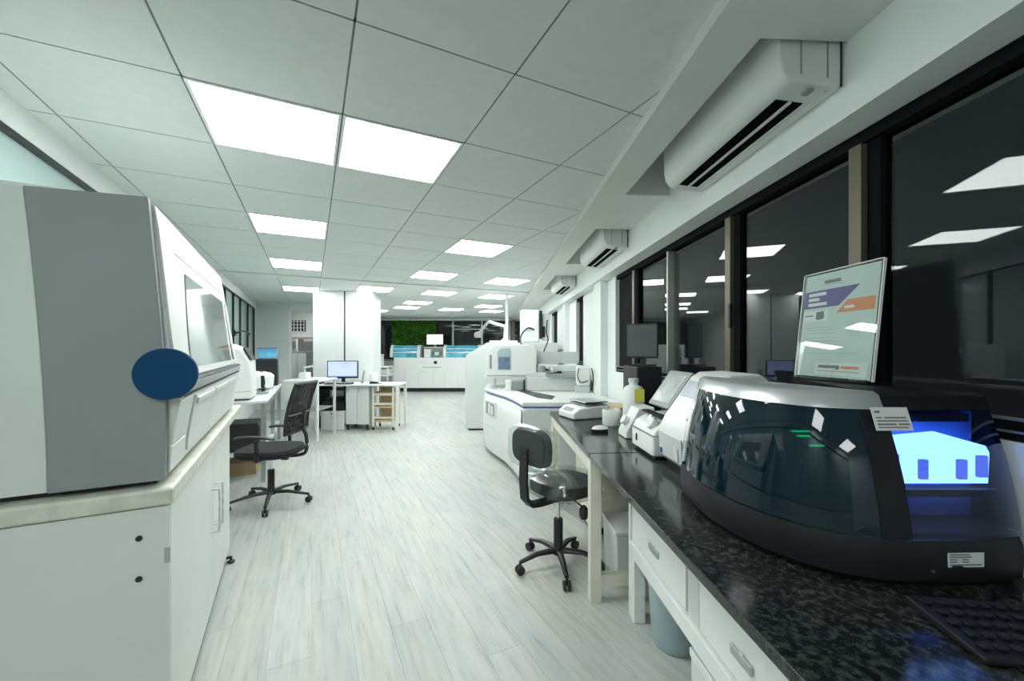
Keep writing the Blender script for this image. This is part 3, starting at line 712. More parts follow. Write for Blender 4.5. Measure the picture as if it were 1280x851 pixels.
B(.06,.01,.205,.10,.31,.216).build('slot', M['dgrey'], d1)
# taller white unit with sloped face
d2 = thing('slope_front_analyzer', 'taller white analyzer with long sloping face beside the dome analyzer', 'analyzer', RF(.855, 1.735, Z1), AR)
MB().prism([(.03,.012),(.0,.05),(-.01,.17),(.02,.235),(.16,.43),(.20,.455),(.33,.46),(.37,.43),(.38,.012)], 'y', 0, .30).build('body', M['white'], d2, .014)
B(.03,.02,0,.36,.28,.012).build('foot_plate', M['dgrey'], d2)
MB().prism([(-.012,.05),(-.02,.165),(-.013,.165),(-.004,.05)], 'y', .03, .27).build('door', M['lgrey'], d2, .003)
MB().prism([(-.018,.06),(-.023,.12),(-.02,.12),(-.014,.06)], 'y', .06, .10).build('door_slot', M['white2'], d2)
B(-.022,.235,.06,-.012,.258,.085).build('blue_tab', M['bluestripe'], d2, .002)
SLP = Matrix.Rotation(-math.atan2(.195,.14),3,'Y')
MB().cbox((.118,.15,.376), (.09,.24,.004), SLP).build('display_panel', mat('grey_panel', (.42,.47,.55), .2), d2)
MB().lathe([(.008,0),(.008,.006),(.001,.007)], 12, (.03,.06,.25), SLP).build('button', M['grey'], d2)
# balance
bl = thing('laboratory_balance', 'white laboratory balance with dark weighing pan on the granite desk', 'balance', RF(.70, 3.30, Z1), AR)
MB().prism([(0,.0),(0,.035),(.05,.062),(.28,.07),(.28,.0)], 'x', -.11, .11).build('body', M['white'], bl, .01)
blo = bl.children[0]
B(-.12,.10,.071,.10,.27,.076).build('pan_base', M['grey'], bl, .002)
B(-.125,.095,.085,.105,.275,.092).build('pan', M['steel'], bl, .003)
for x in (-.06,.06): B(x-.008,.17,.076,x+.008,.19,.0845).build('pan_post', M['steel'], bl)
MB().prism([(.008,.0401),(.036,.0555),(.036,.057),(.008,.0418)], 'x', -.06, .06).build('display', M['grey'], bl)
for sx in (-.09,.09): 
    for sy in (.03,.25): MB().lathe([(.012,-.0008),(.012,.0)], 10, (sx,sy,0)).build('foot', M['black'], bl)
bl.rotation_euler.z = AR-R(90)+R(18); bl.location = RF(.615, 3.36, Z1+.001); bl.scale = (1.2,1.2,1.5)
jar = thing('sample_jar', 'short white plastic jar between the balance and the wedge unit', 'jar', RF(.905, 3.03, Z1), AR)
MB().lathe([(.001,0),(.066,0),(.07,.006),(.07,.11),(.066,.116),(.058,.116),(.058,.02),(.001,.02)], 24).build('body', M['white2'], jar)
ms = thing('computer_mouse', 'white and black computer mouse lying on the granite desk', 'mouse', RF(.745, 2.78, Z1), AR+R(10))
ms.scale = (1.15,1.15,1.15)
MB().loft([[(.055*k*math.cos(2*PI*i/20), .032*k*math.sin(2*PI*i/20), z) for i in range(20)] for k, z in ((.93,0),(1.0,.008),(.98,.018))]).build('base', M['black'], ms)
MB().loft([[(.055*k*math.cos(2*PI*i/20)+.004, .032*k*math.sin(2*PI*i/20), z) for i in range(20)] for k, z in ((.96,.0185),(.86,.028),(.6,.035),(.2,.038))]).build('shell', M['white'], ms)
MB().tube([(.03,0,.033),(.044,0,.028)], .004, 8).build('wheel', M['dgrey'], ms)
wd = thing('wedge_unit', 'white wedge-shaped instrument stand beside the jar', 'stand', RF(.94, 2.55, Z1), AR)
MB().prism([(-.09,0),(-.085,.04),(.0,.19),(.10,.20),(.11,0)], 'y', 0, .16).build('body', M['white2'], wd, .008)
MB().lathe([(.03,0),(.03,.03),(.022,.034),(.001,.034)], 18, (-.055,.08,.10), Matrix.Rotation(-R(60),3,'Y')).build('dial', M['white'], wd)
sbt = thing('reagent_bottle', 'tall white bottle with yellow tag in front of the black computer tower', 'bottle', RF(1.02, 2.885, Z1), AR)
MB().lathe([(.001,0),(.07,0),(.075,.01),(.075,.27),(.06,.30),(.03,.315),(.03,.33)], 24).build('body', M['white'], sbt)
MB().lathe([(.036,.331),(.036,.36),(.001,.36)], 16).build('cap', M['lgrey'], sbt)
B(-.02,-.079,.20,.05,-.0755,.29).build('tag', M['yellow'], sbt)
tw = thing('computer_tower', 'black computer tower standing against the window sill', 'computer', RF(1.17, 2.98, Z1), AR)
B(-.09,-.0,.006,.10,.32,.44).build('case', M['black'], tw, .006); B(-.086,-.010,.01,.096,-.0005,.436).build('front_panel', M['dgrey'], tw, .004)
for sx in (-.07,.08):
    for sy in (.04,.28): B(sx-.012,sy-.02,0,sx+.012,sy+.02,.006).build('foot', M['black'], tw)
B(-.05,-.013,.36,.06,-.0105,.39).build('drive_bay', M['black'], tw)
mo = thing('window_monitor', 'dark grey monitor standing on the black computer tower', 'monitor', RF(1.185, 3.14, Z1+.441), AR+R(-35))
B(-.09,-.07,0,.09,.07,.012).build('base', M['black'], mo, .004); B(-.02,-.01,.012,.02,.012,.10).build('neck', M['black'], mo)
mc_ = B(-.12,-.03,.06,.12,-.002,.33).build('case', M['black'], mo, .005); B(-.112,-.0325,.075,.112,-.0305,.32).build('screen', mat('monitor_grey', (.10,.11,.115), .3), mc_)
spk = thing('power_adapter_box', 'small black device with silver top beside the computer tower', 'device', RF(1.265, 2.80, Z1), AR)
B(-.045,-.06,0,.045,.06,.37).build('body', M['black'], spk, .006); B(-.04,-.055,.3705,.04,.055,.378).build('top_plate', M['silver'], spk)
pst = thing('paper_stack', 'loose stack of buff papers at the far end of the granite desk', 'paper stack', RF(1.16, 3.53, Z1), AR)
for k in range(7):
    o = MB().cbox((random.uniform(-.008,.008), random.uniform(-.01,.01), .006+.011*k), (.20,.26,.010), Matrix.Rotation(R(random.uniform(-9,9)),3,'Z')).build('sheaf', M['yellowpaper'] if k % 3 != 1 else M['paper'], pst)

# ================================================================ CHAIRS
def star_base(t, r=.31, m='black', a0=0):
    for k in range(5):
        a = a0+2*PI*k/5; c, s = math.cos(a), math.sin(a)
        lg = MB().tube([(.03*c,.03*s,.105),(.15*c,.15*s,.105),(r*c,r*s,.075)], [.024,.019,.014], 8, .8).build('base_arm', M[m], t)
        cst = MB()
        for sd in (-1,1): 
            cst.lathe([(.006,-.008),(.026,-.008),(.028,0),(.026,.008),(.006,.008)], 14, (r*c-s*.014*sd, r*s+c*.014*sd, .0285), Matrix.Rotation(a,3,'Z') @ Matrix.Rotation(PI/2,3,'X'))
        cst.tube([(r*c,r*s,.03),(r*c,r*s,.076)], .008, 6)
        cst.build('caster', M['black'], lg)
    MB().lathe([(.036,.08),(.036,.12),(.03,.13),(.03,.30),(.027,.31)], 16).build('gas_shroud', M['black'], t)
oc = thing('office_chair', 'black mesh-back office chair with armrests facing the left bench', 'chair', (-2.20, 3.72, 0), R(180)+R(3))
star_base(oc, .33, a0=R(38))
MB().lathe([(.014,.30),(.014,.42)], 12).build('gas_lift', M['chrome'], oc)
B(-.11,-.08,.415,.10,.08,.445).build('mechanism', M['black'], oc, .006)
B(-.09,-.15,.36,-.03,-.11,.43).build('tilt_lever', M['black'], oc, .004)
seat = [[((.25*k)*(abs(math.cos(a))**.6)*math.copysign(1, math.cos(a)), (.245*k)*(abs(math.sin(a))**.6)*math.copysign(1, math.sin(a)), z) for a in [2*PI*i/28 for i in range(28)]] for k, z in ((.88,.445),(1,.462),(1.02,.49),(.97,.515),(.6,.525),(.1,.522))]
MB().loft(seat).build('seat', M['blackfab'], oc)
# back: frame and mesh, local +x is forward so the back is at -x
def backpt(y, z):
    k = (z-.55)/.53; return (-.25-.085*k-.03*math.sin(PI*k)*-1-.05*(abs(y)/.22)**2*-1*.5, y, z)
bp = [[backpt(-.215+.43*i/8, .66+.44*j/8) for i in range(9)] for j in range(9)]
mm = MB()
for j in range(8):
    for i in range(8): mm.add([bp[j][i], bp[j][i+1], bp[j+1][i+1], bp[j+1][i]], [(0,1,2,3)])
me_ = mm.build('back_mesh', M['mesh'], oc); sd = me_.modifiers.new('thickness', 'SOLIDIFY'); sd.thickness = .004
loop = bp[0]+[r_[8] for r_ in bp[1:]]+bp[8][::-1][1:]+[r_[0] for r_ in bp[::-1][1:]]
MB().tube(loop, .014, 8).build('back_frame', M['black'], oc)
MB().tube([backpt(-.21+.42*i/8, .82) for i in range(9)], .02, 8, .6).build('lumbar_bar', M['black'], oc)
MB().tube(smooth_path([(-.10,0,.43),(-.24,0,.435),(-.31,0,.47),(-.315,0,.60),(-.285,0,.70),(-.30,0,.84)], 5), .022, 8, .7).build('back_support', M['black'], oc)
for sy in (-1,1):
    ar = MB().tube(smooth_path([(-.02,sy*.20,.45),(-.02,sy*.27,.452),(-.03,sy*.285,.50),(-.02,sy*.28,.63)], 4), .02, 8, .8).build('arm_post', M['black'], oc)
    MB().tube(smooth_path([(.16,sy*.275,.645),(.08,sy*.28,.655),(-.06,sy*.28,.655),(-.17,sy*.275,.64)], 4), [.02]+[.03]*11+[.02], 10, .45).build('arm_pad', M['black'], ar)

# plastic wrapped grey stool chair
ws = thing('wrapped_chair', 'dark grey swivel chair still wrapped in clear plastic at the granite desk', 'chair', (.30, 2.64, 0), R(35))
star_base(ws, .27, a0=R(95))
MB().lathe([(.012,.31),(.012,.46)], 12).build('gas_lift', M['chrome'], ws)
B(-.019,-.07,.455,.12,.07,.475).build('mechanism', M['black'], ws, .004)
def oval(rx, ry, k, z, cx=0): return [(cx+rx*k*(abs(math.cos(a))**.7)*math.copysign(1,math.cos(a)), ry*k*(abs(math.sin(a))**.7)*math.copysign(1,math.sin(a)), z) for a in [2*PI*i/28 for i in range(28)]]
fabg = mat('charcoal_fabric', (.055,.06,.06), .8, var=.2, scale=30, bump=.3)
MB().loft([oval(.20,.20,k,z,.05) for k, z in ((.85,.475),(1,.49),(1.02,.53),(.95,.555),(.5,.565),(.1,.565))]).build('seat', fabg, ws)
bk = [[(-.235+.02*math.sin(PI*j/8)-.03*(z_-.62)/.3*0+x_, y_, z_) for x_, y_, z_ in [(0,.17*math.cos(2*PI*i/28)*.0+0,0)]] for j, i in ()]
def bpad(k, x): return [(x, .175*k*(abs(math.cos(a))**.6)*math.copysign(1,math.cos(a)), .80+.115*k*(abs(math.sin(a))**.6)*math.copysign(1,math.sin(a))) for a in [2*PI*i/28 for i in range(28)]]
MB().loft([bpad(k, x) for k, x in ((.85,-.245),(1,-.23),(1,-.20),(.85,-.185),(.3,-.18))]).build('back_pad', fabg, ws)
MB().loft([bpad(k, x) for k, x in ((.6,-.262),(.9,-.255),(.93,-.246))]).build('back_shell', M['dgrey'], ws)
MB().prism([(-.02,.455),(-.17,.452),(-.225,.46),(-.262,.50),(-.272,.60),(-.268,.80),(-.283,.80),(-.29,.60),(-.28,.485),(-.235,.435),(-.17,.428),(-.02,.43)], 'y', -.035, .035).build('back_bracket', M['dgrey'], ws)
def film(rings, name):
    out = []
    for k, rg in enumerate(rings):
        out.append([(x+random.uniform(-.006,.006), y+random.uniform(-.006,.006), z+random.uniform(-.006,.006)) for x, y, z in rg])
    MB().loft(out).build(name, M['bag'], ws, ang=15)
film([oval(.22,.22,k,z,.05) for k, z in ((.9,.47),(1.04,.49),(1.07,.53),(1.0,.575),(.55,.585))], 'seat_film')
film([bpad(k, x) for k, x in ((1.05,-.275),(1.13,-.255),(1.14,-.20),(1.05,-.165))], 'back_film')
MB().lathe([(.02,0),(.03,.02),(.028,.06),(.012,.08),(.001,.082)], 12, (.04,-.19,.36)).build('adjuster_knob', M['black'], ws)
MB().tube([(.03,-.10,.46),(.04,-.17,.43),(.04,-.19,.44)], .006).build('adjuster_rod', M['black'], ws)

# ================================================================ RIGHT MIDDLE: open analyzer B and tall analyzer A
bb = thing('sample_analyzer', 'big white floor-standing analyzer with blue edge stripe and sample deck', 'analyzer', (0, 0, 0))
plan = [(.08,4.08),(.055,4.2),(.025,4.36),(-.035,4.6),(-.115,4.88),(-.215,5.12),(-.315,5.37),(-.385,5.6),(-.41,5.8),(-.41,6.3),(.98,6.3),(1.09,4.08)]
def inset(k): return [(x+k, y) for x, y in plan[:-2]]+plan[-2:]
MB().loft([[(x,y,z) for x,y in inset(k)] for k, z in ((.10,.03),(.03,.06),(.0,.16),(.0,.60),(.012,.76),(.05,.81))]).build('body', M['white'], bb, ang=40)
MB().prism(inset(.14), 'z', 0, .03).build('plinth', M['black'], bb)
MB().loft([[(x,y,z) for x,y in inset(k)] for k, z in ((.03,.8305),(.02,.845),(.03,.87))]).build('deck', M['white2'], bb, .004)
MB().prism(inset(.035), 'z', .8105, .83).build('edge_stripe', M['bluestripe'], bb)
B(.115,4.068,.06,1.07,4.079,.80).build('end_panel', M['lgrey'], bb, .003); B(.092,4.070,.05,.10,4.0795,.80).build('panel_gap', M['dgrey'], bb)
# recessed bottle bay in the curved front
c0 = Vector((-.215,5.10,0)); c1 = Vector((-.33,5.40,0)); dr_ = (c1-c0).normalized(); nr = Vector((-dr_.y, dr_.x, 0)); 
if nr.x > 0: nr = -nr
FM = Matrix((dr_, nr, Vector((0,0,1)))).transposed()
cm = (c0+c1)/2+nr*.0
MB().cbox(cm+Vector((0,0,.64)), (.40,.02,.20), FM).build('bay_frame', M['white2'], bb, .006)
MB().cbox(cm+nr*.011+Vector((0,0,.64)), (.34,.004,.15), FM).build('bay_opening', M['grey'], bb)
for k, hgt in ((-.09,.11),(.02,.13)): MB().cbox(cm+dr_*k+nr*.016+Vector((0,0,.575+hgt/2)), (.08,.008,hgt), FM).build('bottle', M['white'], bb, .003)
MB().cbox(cm+nr*.012+Vector((0,0,.42)), (.36,.006,.012), FM).build('panel_seam', M['lgrey'], bb)
# deck furniture
slot = [PZ(645,487.5,.872)[:2], PZ(655,487.5,.872)[:2], PZ(694,495,.872)[:2], PZ(690,499,.872)[:2], PZ(672,497,.872)[:2]]
MB().prism(slot, 'z', .8705, .874).build('sample_slot', M['black'], bb)
B(.0,5.30,.8705,.15,5.46,.99).build('vial_block', M['grey'], bb, .008); B(.151,5.29,.8705,.17,5.45,1.005).build('vial_block_side', M['black'], bb)
B(-.09,5.28,.8705,-.01,5.44,1.0).build('pump_block', M['white'], bb, .01)
rb = B(.19,5.22,.8705,.985,6.2,1.05).build('reaction_cover', M['lgrey'], bb, .012)
B(.45,5.16,1.051,1.0,6.1,1.08).build('track', M['steel'], bb, .004)
B(.185,5.30,1.051,.44,5.36,1.10).build('rail', M['lgrey'], bb, .004)
# white hood with clear cover
hd = MB().prism([(-.36,1.04),(-.36,1.34),(-.31,1.43),(-.24,1.47),(.30,1.47),(.34,1.40),(.34,1.04)], 'y', 5.62, 6.28).build('hood', M['white'], bb, .02, seg=3)
MB().prism([(-.20,1.12),(-.20,1.37),(-.165,1.42),(-.03,1.42),(-.01,1.38),(-.01,1.12)], 'y', 5.605, 5.6195).build('clear_cover', M['clear'], hd, .004)
B(-.185,5.6125,1.13,-.03,5.6198,1.30).build('reagent_bottle', mat('blue_grey_bottle', (.22,.28,.40), .3, var=.3, scale=25), hd)
B(-.31,5.608,1.14,-.28,5.6198,1.33).build('handle', M['grey'], hd, .004)
B(-.38,5.58,1.015,.36,6.28,1.038).build('hood_shelf', M['lgrey'], bb, .004)
for x in (-.25, .28): B(x,5.66,.8705,x+.03,5.70,1.0145).build('post', M['steel'], bb)
B(.345,5.9,1.05,.40,6.2,1.45).build('side_frame', M['lgrey'], bb); B(.40,5.92,1.20,.97,5.95,1.37).build('rear_panel', M['lgrey'], bb, .004)
B(.36,5.6,1.09,.93,5.72,1.19).build('transport_arm', M['white2'], bb, .02)
MB().lathe([(.06,0),(.065,.02),(.05,.06),(.03,.07),(.001,.07)], 18, (.55,5.5,1.10)).build('mixer_head', M['steel'], bb)
MB().lathe([(.045,0),(.045,.08),(.03,.10),(.001,.10)], 18, (.40,5.42,1.09)).build('mixer_head', M['grey'], bb)
ph = B(.80,5.0,.95,.97,5.14,1.20).build('probe_head', M['white'], bb, .03, seg=3); B(.79,5.02,.8705,.96,5.12,.949).build('probe_stand', M['lgrey'], bb)
MB().tube(smooth_path([(.82,4.99,1.17),(.80,4.97,1.08),(.84,4.97,1.0),(.93,4.98,1.02)],5), .006).build('probe_tube', M['dgrey'], bb)
MB().tube(smooth_path([(.98,5.02,1.17),(1.0,5.0,1.05),(.98,5.0,.95)],5), .007).build('probe_tube', M['dgrey'], bb)

aa = thing('tall_analyzer', 'tall grey-white analyzer with slanted shoulder panel behind the sample deck', 'analyzer', (0,0,0))
MB().prism([(-.80,.03),(-.80,1.30),(-.70,1.36),(-.44,1.52),(.80,1.52),(.80,.03)], 'y', 7.06, 8.7).build('body', M['lgrey'], aa, .012)
B(-.76,7.10,0,.76,8.66,.03).build('plinth', M['black'], aa)
B(-.815,7.08,.10,-.801,8.68,1.27).build('front_panel', M['white'], aa, .004)
B(-.40,7.2,1.5205,.1,8.3,1.56).build('top_tray', M['white'], aa, .01)
tk = thing('overhead_tank', 'white box tank with black hoses standing on the tall analyzer', 'tank', (.32, 7.45, 1.521))
B(-.17,-.2,0,.17,.2,.60).build('tank', M['white'], tk, .05, seg=4)
B(.175,-.16,.08,.22,.1,.58).build('dark_gap_fill', M['black'], tk, .01); B(.222,-.1,.05,.36,.16,.53).build('pump_box', M['lgrey'], tk, .02)  # black slab stands in for the shaded gap between tank and pump box
B(.225,-.104,.10,.28,-.101,.30).build('pump_label', M['black'], tk)
for z in (.12,.30): B(-.172,-.204,z,.17,-.201,z+.008).build('strap', M['lgrey'], tk)
hs_ = thing('hose', 'black hose looping down from the overhead tank to the transport arm', 'hose', (0,0,0))
MB().tube(smooth_path([PY(668,412,7.23),PY(660,410,7.22),PY(652,418,7.1),PY(651,428,6.9),PY(656,440,6.6),PY(664,452,6.36),PY(676,459,5.55),PY(690,464,5.53),PY(702,465,5.52)], 6), .014).build('tube', M['black'], hs_)
hs2 = thing('hose', 'thin black hose hanging from the pump box beside the overhead tank', 'hose', (0,0,0))
MB().tube(smooth_path([PY(684,400,7.31),PY(683,415,7.28),PY(685,425,7.0),PY(681,436,6.5),PY(679,442,6.3)], 6), .012).build('tube', M['black'], hs2)
la = thing('lamp_arm', 'pale jointed lamp arm rising from the tall analyzer', 'lamp', (-.13, 7.5, 1.561))
MB().lathe([(.07,0),(.07,.02),(.03,.05),(.02,.14)], 16).build('base', M['white'], la)
MB().tube([(0,0,.14),(0,0,.27)], .02).build('post', M['lgrey'], la)
MB().tube([(0,0,.27),(-.17,0,.32),(-.30,.0,.36)], .028).build('upper_arm', M['lgrey'], la)
MB().tube([(-.30,0,.36),(-.40,0,.24),(-.46,0,.16)], .026).build('lower_arm', M['grey'], la)
MB().lathe([(.02,.05),(.05,.04),(.07,0),(.065,-.05),(.03,-.06)], 16, (-.50,0,.12)).build('lamp_head', M['grey'], la)
pv = tag(MB().lathe([(.03,1.561),(.03,2.498)], 14, (-.10,7.85,0)).lathe([(.05,2.47),(.05,2.4985)], 14, (-.10,7.85,0)).build('drop_pole', M['white']), 'white service pole dropping from the ceiling to the tall analyzer', 'pole')

# ================================================================ LEFT MIDDLE BENCH (grid frame)
BF = -.42
mb = thing('steel_bench', 'steel framed bench with pale grey top along the frosted glass wall', 'bench', GF(BF, 5.0), AG)
B(-.72,0,.835,0,2.4,.86).build('top', M['lgrey'], mb, .004)
for y in (.02, 1.16, 2.32):
    for x in (-.70, -.06): B(x,y,0,x+.045,y+.045,.8345).build('leg', M['steel'], mb)
B(-.69,.07,.28,-.02,2.31,.30).build('lower_shelf', M['lgrey'], mb)
for x in (-.70,-.06): B(x,.07,.76,x+.04,2.31,.80).build('rail', M['steel'], mb)
m2 = thing('rounded_analyzer', 'white rounded box analyzer with dark slot on the steel bench', 'analyzer', GF(BF-.40, 5.12, .861), AG)
MB().prism([(-.24,.012),(-.24,.56),(-.18,.60),(.06,.60),(.16,.55),(.23,.42),(.25,.25),(.25,.012)], 'y', 0, .42).build('body', M['white'], m2, .03, seg=3)
B(-.2,.03,0,.22,.39,.012).build('foot_plate', M['black'], m2); B(.06,-.003,.20,.085,.01,.28).build('slot', M['dgrey'], m2)
B(-.2,-.002,.09,.24,.004,.095).build('seam', M['grey'], m2)
MB().prism([(.165,.555),(.235,.425),(.245,.43),(.175,.565)], 'y', .02, .40).build('visor', M['dgrey'], m2)
ce = thing('centrifuge', 'round pale green-white centrifuge with domed lid on the steel bench', 'centrifuge', GF(BF-.24, 6.45, .861), AG)
MB().lathe([(.001,.02),(.17,.02),(.19,.04),(.20,.14),(.20,.17)], 28).build('body', M['white2'], ce)
lidc = MB().lathe([(.203,.171),(.20,.19),(.16,.225),(.08,.245),(.001,.25)], 28).build('lid', M['white'], ce); MB().lathe([(.03,.247),(.025,.26),(.001,.262)], 14, (.05,-.05,-.012)).build('sight_glass', M['dgrey'], lidc)
for k in range(4): MB().lathe([(.02,0),(.02,.0205)], 10, (.12*math.cos(k*PI/2+.7), .12*math.sin(k*PI/2+.7), 0)).build('foot', M['black'], ce)
bx_ = thing('black_printer', 'black upright printer under the blue tub on the steel bench', 'printer', GF(BF-.18, 7.18, .861), AG)
B(-.14,-.12,.0,.14,.14,.40).build('body', M['black'], bx_, .01)
for z in (.30,.345): B(-.13,-.128,z,.13,-.121,z+.02).build('tray', M['dgrey'], bx_)
tu = thing('blue_tub', 'translucent pale blue tub standing on the black printer', 'tub', GF(BF-.18, 7.18, 1.262), AG)
MB().loft([[(x*k,y*k,z) for x,y in ((-.13,-.10),(.13,-.10),(.13,.12),(-.13,.12))] for k, z in ((.85,0),(1,.14),(1.0,.15))]).build('tub', M['bluetub'], tu, .012)
B(-.135,-.105,.1505,.135,.125,.17).build('lid', M['bluestripe'], tu, .006)
# small things on and under the bench
mi = thing('microscope', 'small grey bench microscope between analyzer and centrifuge', 'microscope', GF(BF-.12, 5.85, .861), AG)
B(-.06,-.08,0,.06,.08,.025).build('base', M['grey'], mi, .006); MB().tube(smooth_path([(0,.06,.025),(0,.075,.10),(0,.05,.17),(0,0,.18)],4), .02).build('arm', M['dgrey'], mi)
MB().lathe([(.018,.08),(.018,.20),(.022,.205),(.022,.22)], 12, (0,-.02,0)).build('tube', M['dgrey'], mi); B(-.04,-.06,.055,.04,.03,.065).build('stage', M['black'], mi)
MB().tube([(0,.06,.058),(0,.02,.06)], .01).build('stage_arm', M['dgrey'], mi)
bx1 = thing('black_device', 'black electronics box on the lower shelf of the steel bench', 'device', GF(BF-.30, 5.35, .301), AG)
B(-.2,-.15,0,.2,.25,.30).build('case', M['black'], bx1, .01); B(.2005,-.12,.05,.206,.22,.26).build('front_panel', M['dgrey'], bx1)
cbx = thing('cardboard_box', 'low open brown carton on the floor beneath the office chair', 'box', GF(BF-.28, 5.55, 0), AG)
B(-.14,-.16,0,.14,.16,.14).build('carton', M['card'], cbx, .004)
for s_ in (-1,1): MB().cbox((s_*.165,0,.15),(.06,.31,.005), Matrix.Rotation(s_*R(35),3,'Y')).build('flap', M['card'], cbx)
dr2 = thing('drawer_unit', 'grey metal drawer unit under the steel bench', 'drawers', GF(BF-.34, 6.35, 0), AG)
B(-.28,-.3,.02,.26,.3,.275).build('body', M['grey'], dr2, .004)
B(-.26,-.28,0,.24,.28,.02).build('base', M['black'], dr2)
for y in (-.29,.005): q = B(.2605,y,.04,.272,y+.285,.265).build('drawer', M['lgrey'], dr2, .003); B(.2725,y+.1,.2,.28,y+.18,.212).build('handle', M['steel'], q)
arm = thing('wall_bracket', 'thin black bracket arm on the frosted glass wall', 'bracket', GF(WL+.0, 8.25, 1.68), AG)
B(0,-.03,-.05,.02,.03,.05).build('plate', M['black'], arm)
MB().tube(smooth_path([(.02,0,0),(.12,-.2,.03),(.22,-.5,.01),(.30,-.75,-.04)],5), .016).build('arm', M['black'], arm)
# white table with slanted side panel
t2 = thing('white_table', 'white high table with slanted end panel behind the office chair', 'table', (-3.16, 6.3, 0))
B(-.33,-.1,.905,.22,.55,.935).build('top', M['white'], t2, .004)
MB().prism([(-.09,.0),(-.055,.0),(-.055,.904),(-.09,.904)], 'x', .17, .20).build('end_panel', M['white'], t2)
MB().prism([(-.33,.904),(-.08,.904),(-.25,.62),(-.33,.62)], 'y', -.09, -.07).build('slanted_panel', M['white2'], t2)
for x, y in ((-.32,-.06),(-.32,.5),(.17,.5)): B(x,y,0,x+.035,y+.035,.904).build('leg', M['lgrey'], t2)
B(-.28,0,.45,.165,.5,.47).build('shelf', M['grey'], t2)
pl = thing('pipette_stand', 'small white instrument with nozzle on the white high table', 'instrument', (-3.28, 6.55, .936))
B(-.12,-.06,0,.0,.10,.10).build('body', M['white2'], pl, .01); MB().tube([(-.06,0,.10),(-.06,0,.18),(.08,-.02,.20)], .016).build('nozzle', M['lgrey'], pl)

# ================================================================ DESK BY THE COLUMN
ds = thing('computer_desk', 'white computer desk standing against the white column', 'desk', (-2.70, 7.0, 0))
B(-.70,0,.775,.74,.60,.80).build('top', M['white'], ds, .004)
for x, y in ((-.70,.01),(-.70,.54),(.695,.54),(.695,.01)): B(x,y,0,x+.045,y+.045,.7745).build('leg', M['white2'], ds)
B(-.64,.02,.70,-.20,.5,.715).build('keyboard_tray', M['dgrey'], ds); 
for x in (-.63,-.22): B(x,.05,.7155,x+.015,.5,.7745).build('tray_bracket', M['dgrey'], ds)
uc = thing('desk_cabinet', 'pale grey two-door cabinet under the computer desk', 'cabinet', (-2.70, 7.08, 0))
B(-.19,.012,.10,.21,.46,.765).build('body', M['lgrey'], uc, .004)
for x0, x1 in ((-.188,.008),(.012,.208)):
    q = B(x0,0,.105,x1,.011,.76).build('door', M['lgrey'], uc, .002); B(x0+.02,-.012,.66,x0+.03,-.0005,.74).build('handle', M['grey'], q)
for x in (-.17,.17):
    for y in (.05,.42): MB().lathe([(.02,0),(.02,.0995)], 10, (x,y,0)).build('caster', M['black'], uc)
sl = thing('shelf_trolley', 'cream framed trolley with wooden shelves at the end of the desk', 'trolley', (-2.25, 7.10, 0))
for x in (-.19,.155):
    for y in (0,.36): B(x,y,.05,x+.035,y+.035,.745).build('post', M['cream'], sl); MB().lathe([(.02,0),(.02,.0495)], 10, (x+.017,y+.017,0)).build('caster', M['black'], sl)
for z in (.14,.38,.62): B(-.185,.005,z,.185,.39,z+.025).build('shelf', M['wood'], sl)
B(-.15,.375,.16,.15,.389,.72).build('back_board', M['wood'], sl)
for z in (.20,.44,.60): B(-.153,.002,z,.153,.02,z+.03).build('rail', M['cream'], sl)
pr = thing('printer', 'black laser printer resting on the white box under the desk', 'printer', (-3.13, 7.12, .331))
B(-.20,0,0,.20,.40,.16).build('body', M['black'], pr, .012); B(-.17,-.004,.12,.17,.36,.175).build('paper_tray', M['dgrey'], pr, .006); B(-.14,.02,.19,.12,.3,.23).build('document_lid', M['black'], pr, .006)
B(-.10,.1,.1755,.10,.2,.1895).build('lid_hinge', M['dgrey'], pr)
wb = thing('supply_box', 'white carton with lid standing under the black printer', 'box', (-3.13, 7.10, 0))
B(-.208,0,0,.208,.42,.25).build('box', M['paper'], wb, .004); B(-.214,-.008,.2505,.214,.428,.33).build('lid', M['white'], wb, .004)
B(-.03,-.0095,.27,.0,-.0085,.30).build('print_mark', M['ink'], wb); B(.01,-.0095,.25,.02,-.0085,.30).build('print_mark', M['ink'], wb)
mn = thing('desk_monitor', 'monitor showing a pale blue screen on the white computer desk', 'monitor', (-3.01, 7.25, .801), R(6))
B(-.14,-.06,0,.14,.10,.015).build('base', M['black'], mn, .004); B(-.03,.015,.015,.03,.04,.12).build('neck', M['black'], mn)
cs_ = B(-.265,-.02,.09,.265,.014,.405).build('case', M['bluestripe'] if False else M['black'], mn, .006)
B(-.248,-.0225,.125,.248,-.0205,.39).build('screen', M['screenblue'], cs_)
for a, b_, c_, d_ in ((.0,.36,.12,.366),(-.22,.345,.22,.348),(.0,.31,.10,.316),(-.24,.13,.24,.136)): B(a,-.0240,b_,c_,-.0230,d_).build('screen_line', M['screenline'], cs_)
kb2 = thing('desk_keyboard', 'dark grey keyboard in front of the blue-screened monitor', 'keyboard', (-3.02, 7.02, .801))
MB().prism([(0,0),(.14,0),(.14,.03),(0,.014)], 'x', -.22, .24).build('case', M['dgrey'], kb2, .004)
B(-.20,.02,.018,.22,.12,.03).build('key_block', M['grey'], kb2)
ro = thing('telephone', 'small black telephone handset beside the keyboard on the desk corner', 'telephone', (-3.35, 7.12, .801))
B(-.035,-.07,0,.035,.09,.035).build('base', M['black'], ro, .008); MB().tube(smooth_path([(-.02,-.06,.05),(-.02,0,.06),(-.02,.08,.05)],4), .016).build('handset', M['black'], ro)
kt = thing('white_canister', 'white canister on the desk between monitor and black stapler', 'canister', (-2.52, 7.42, .801))
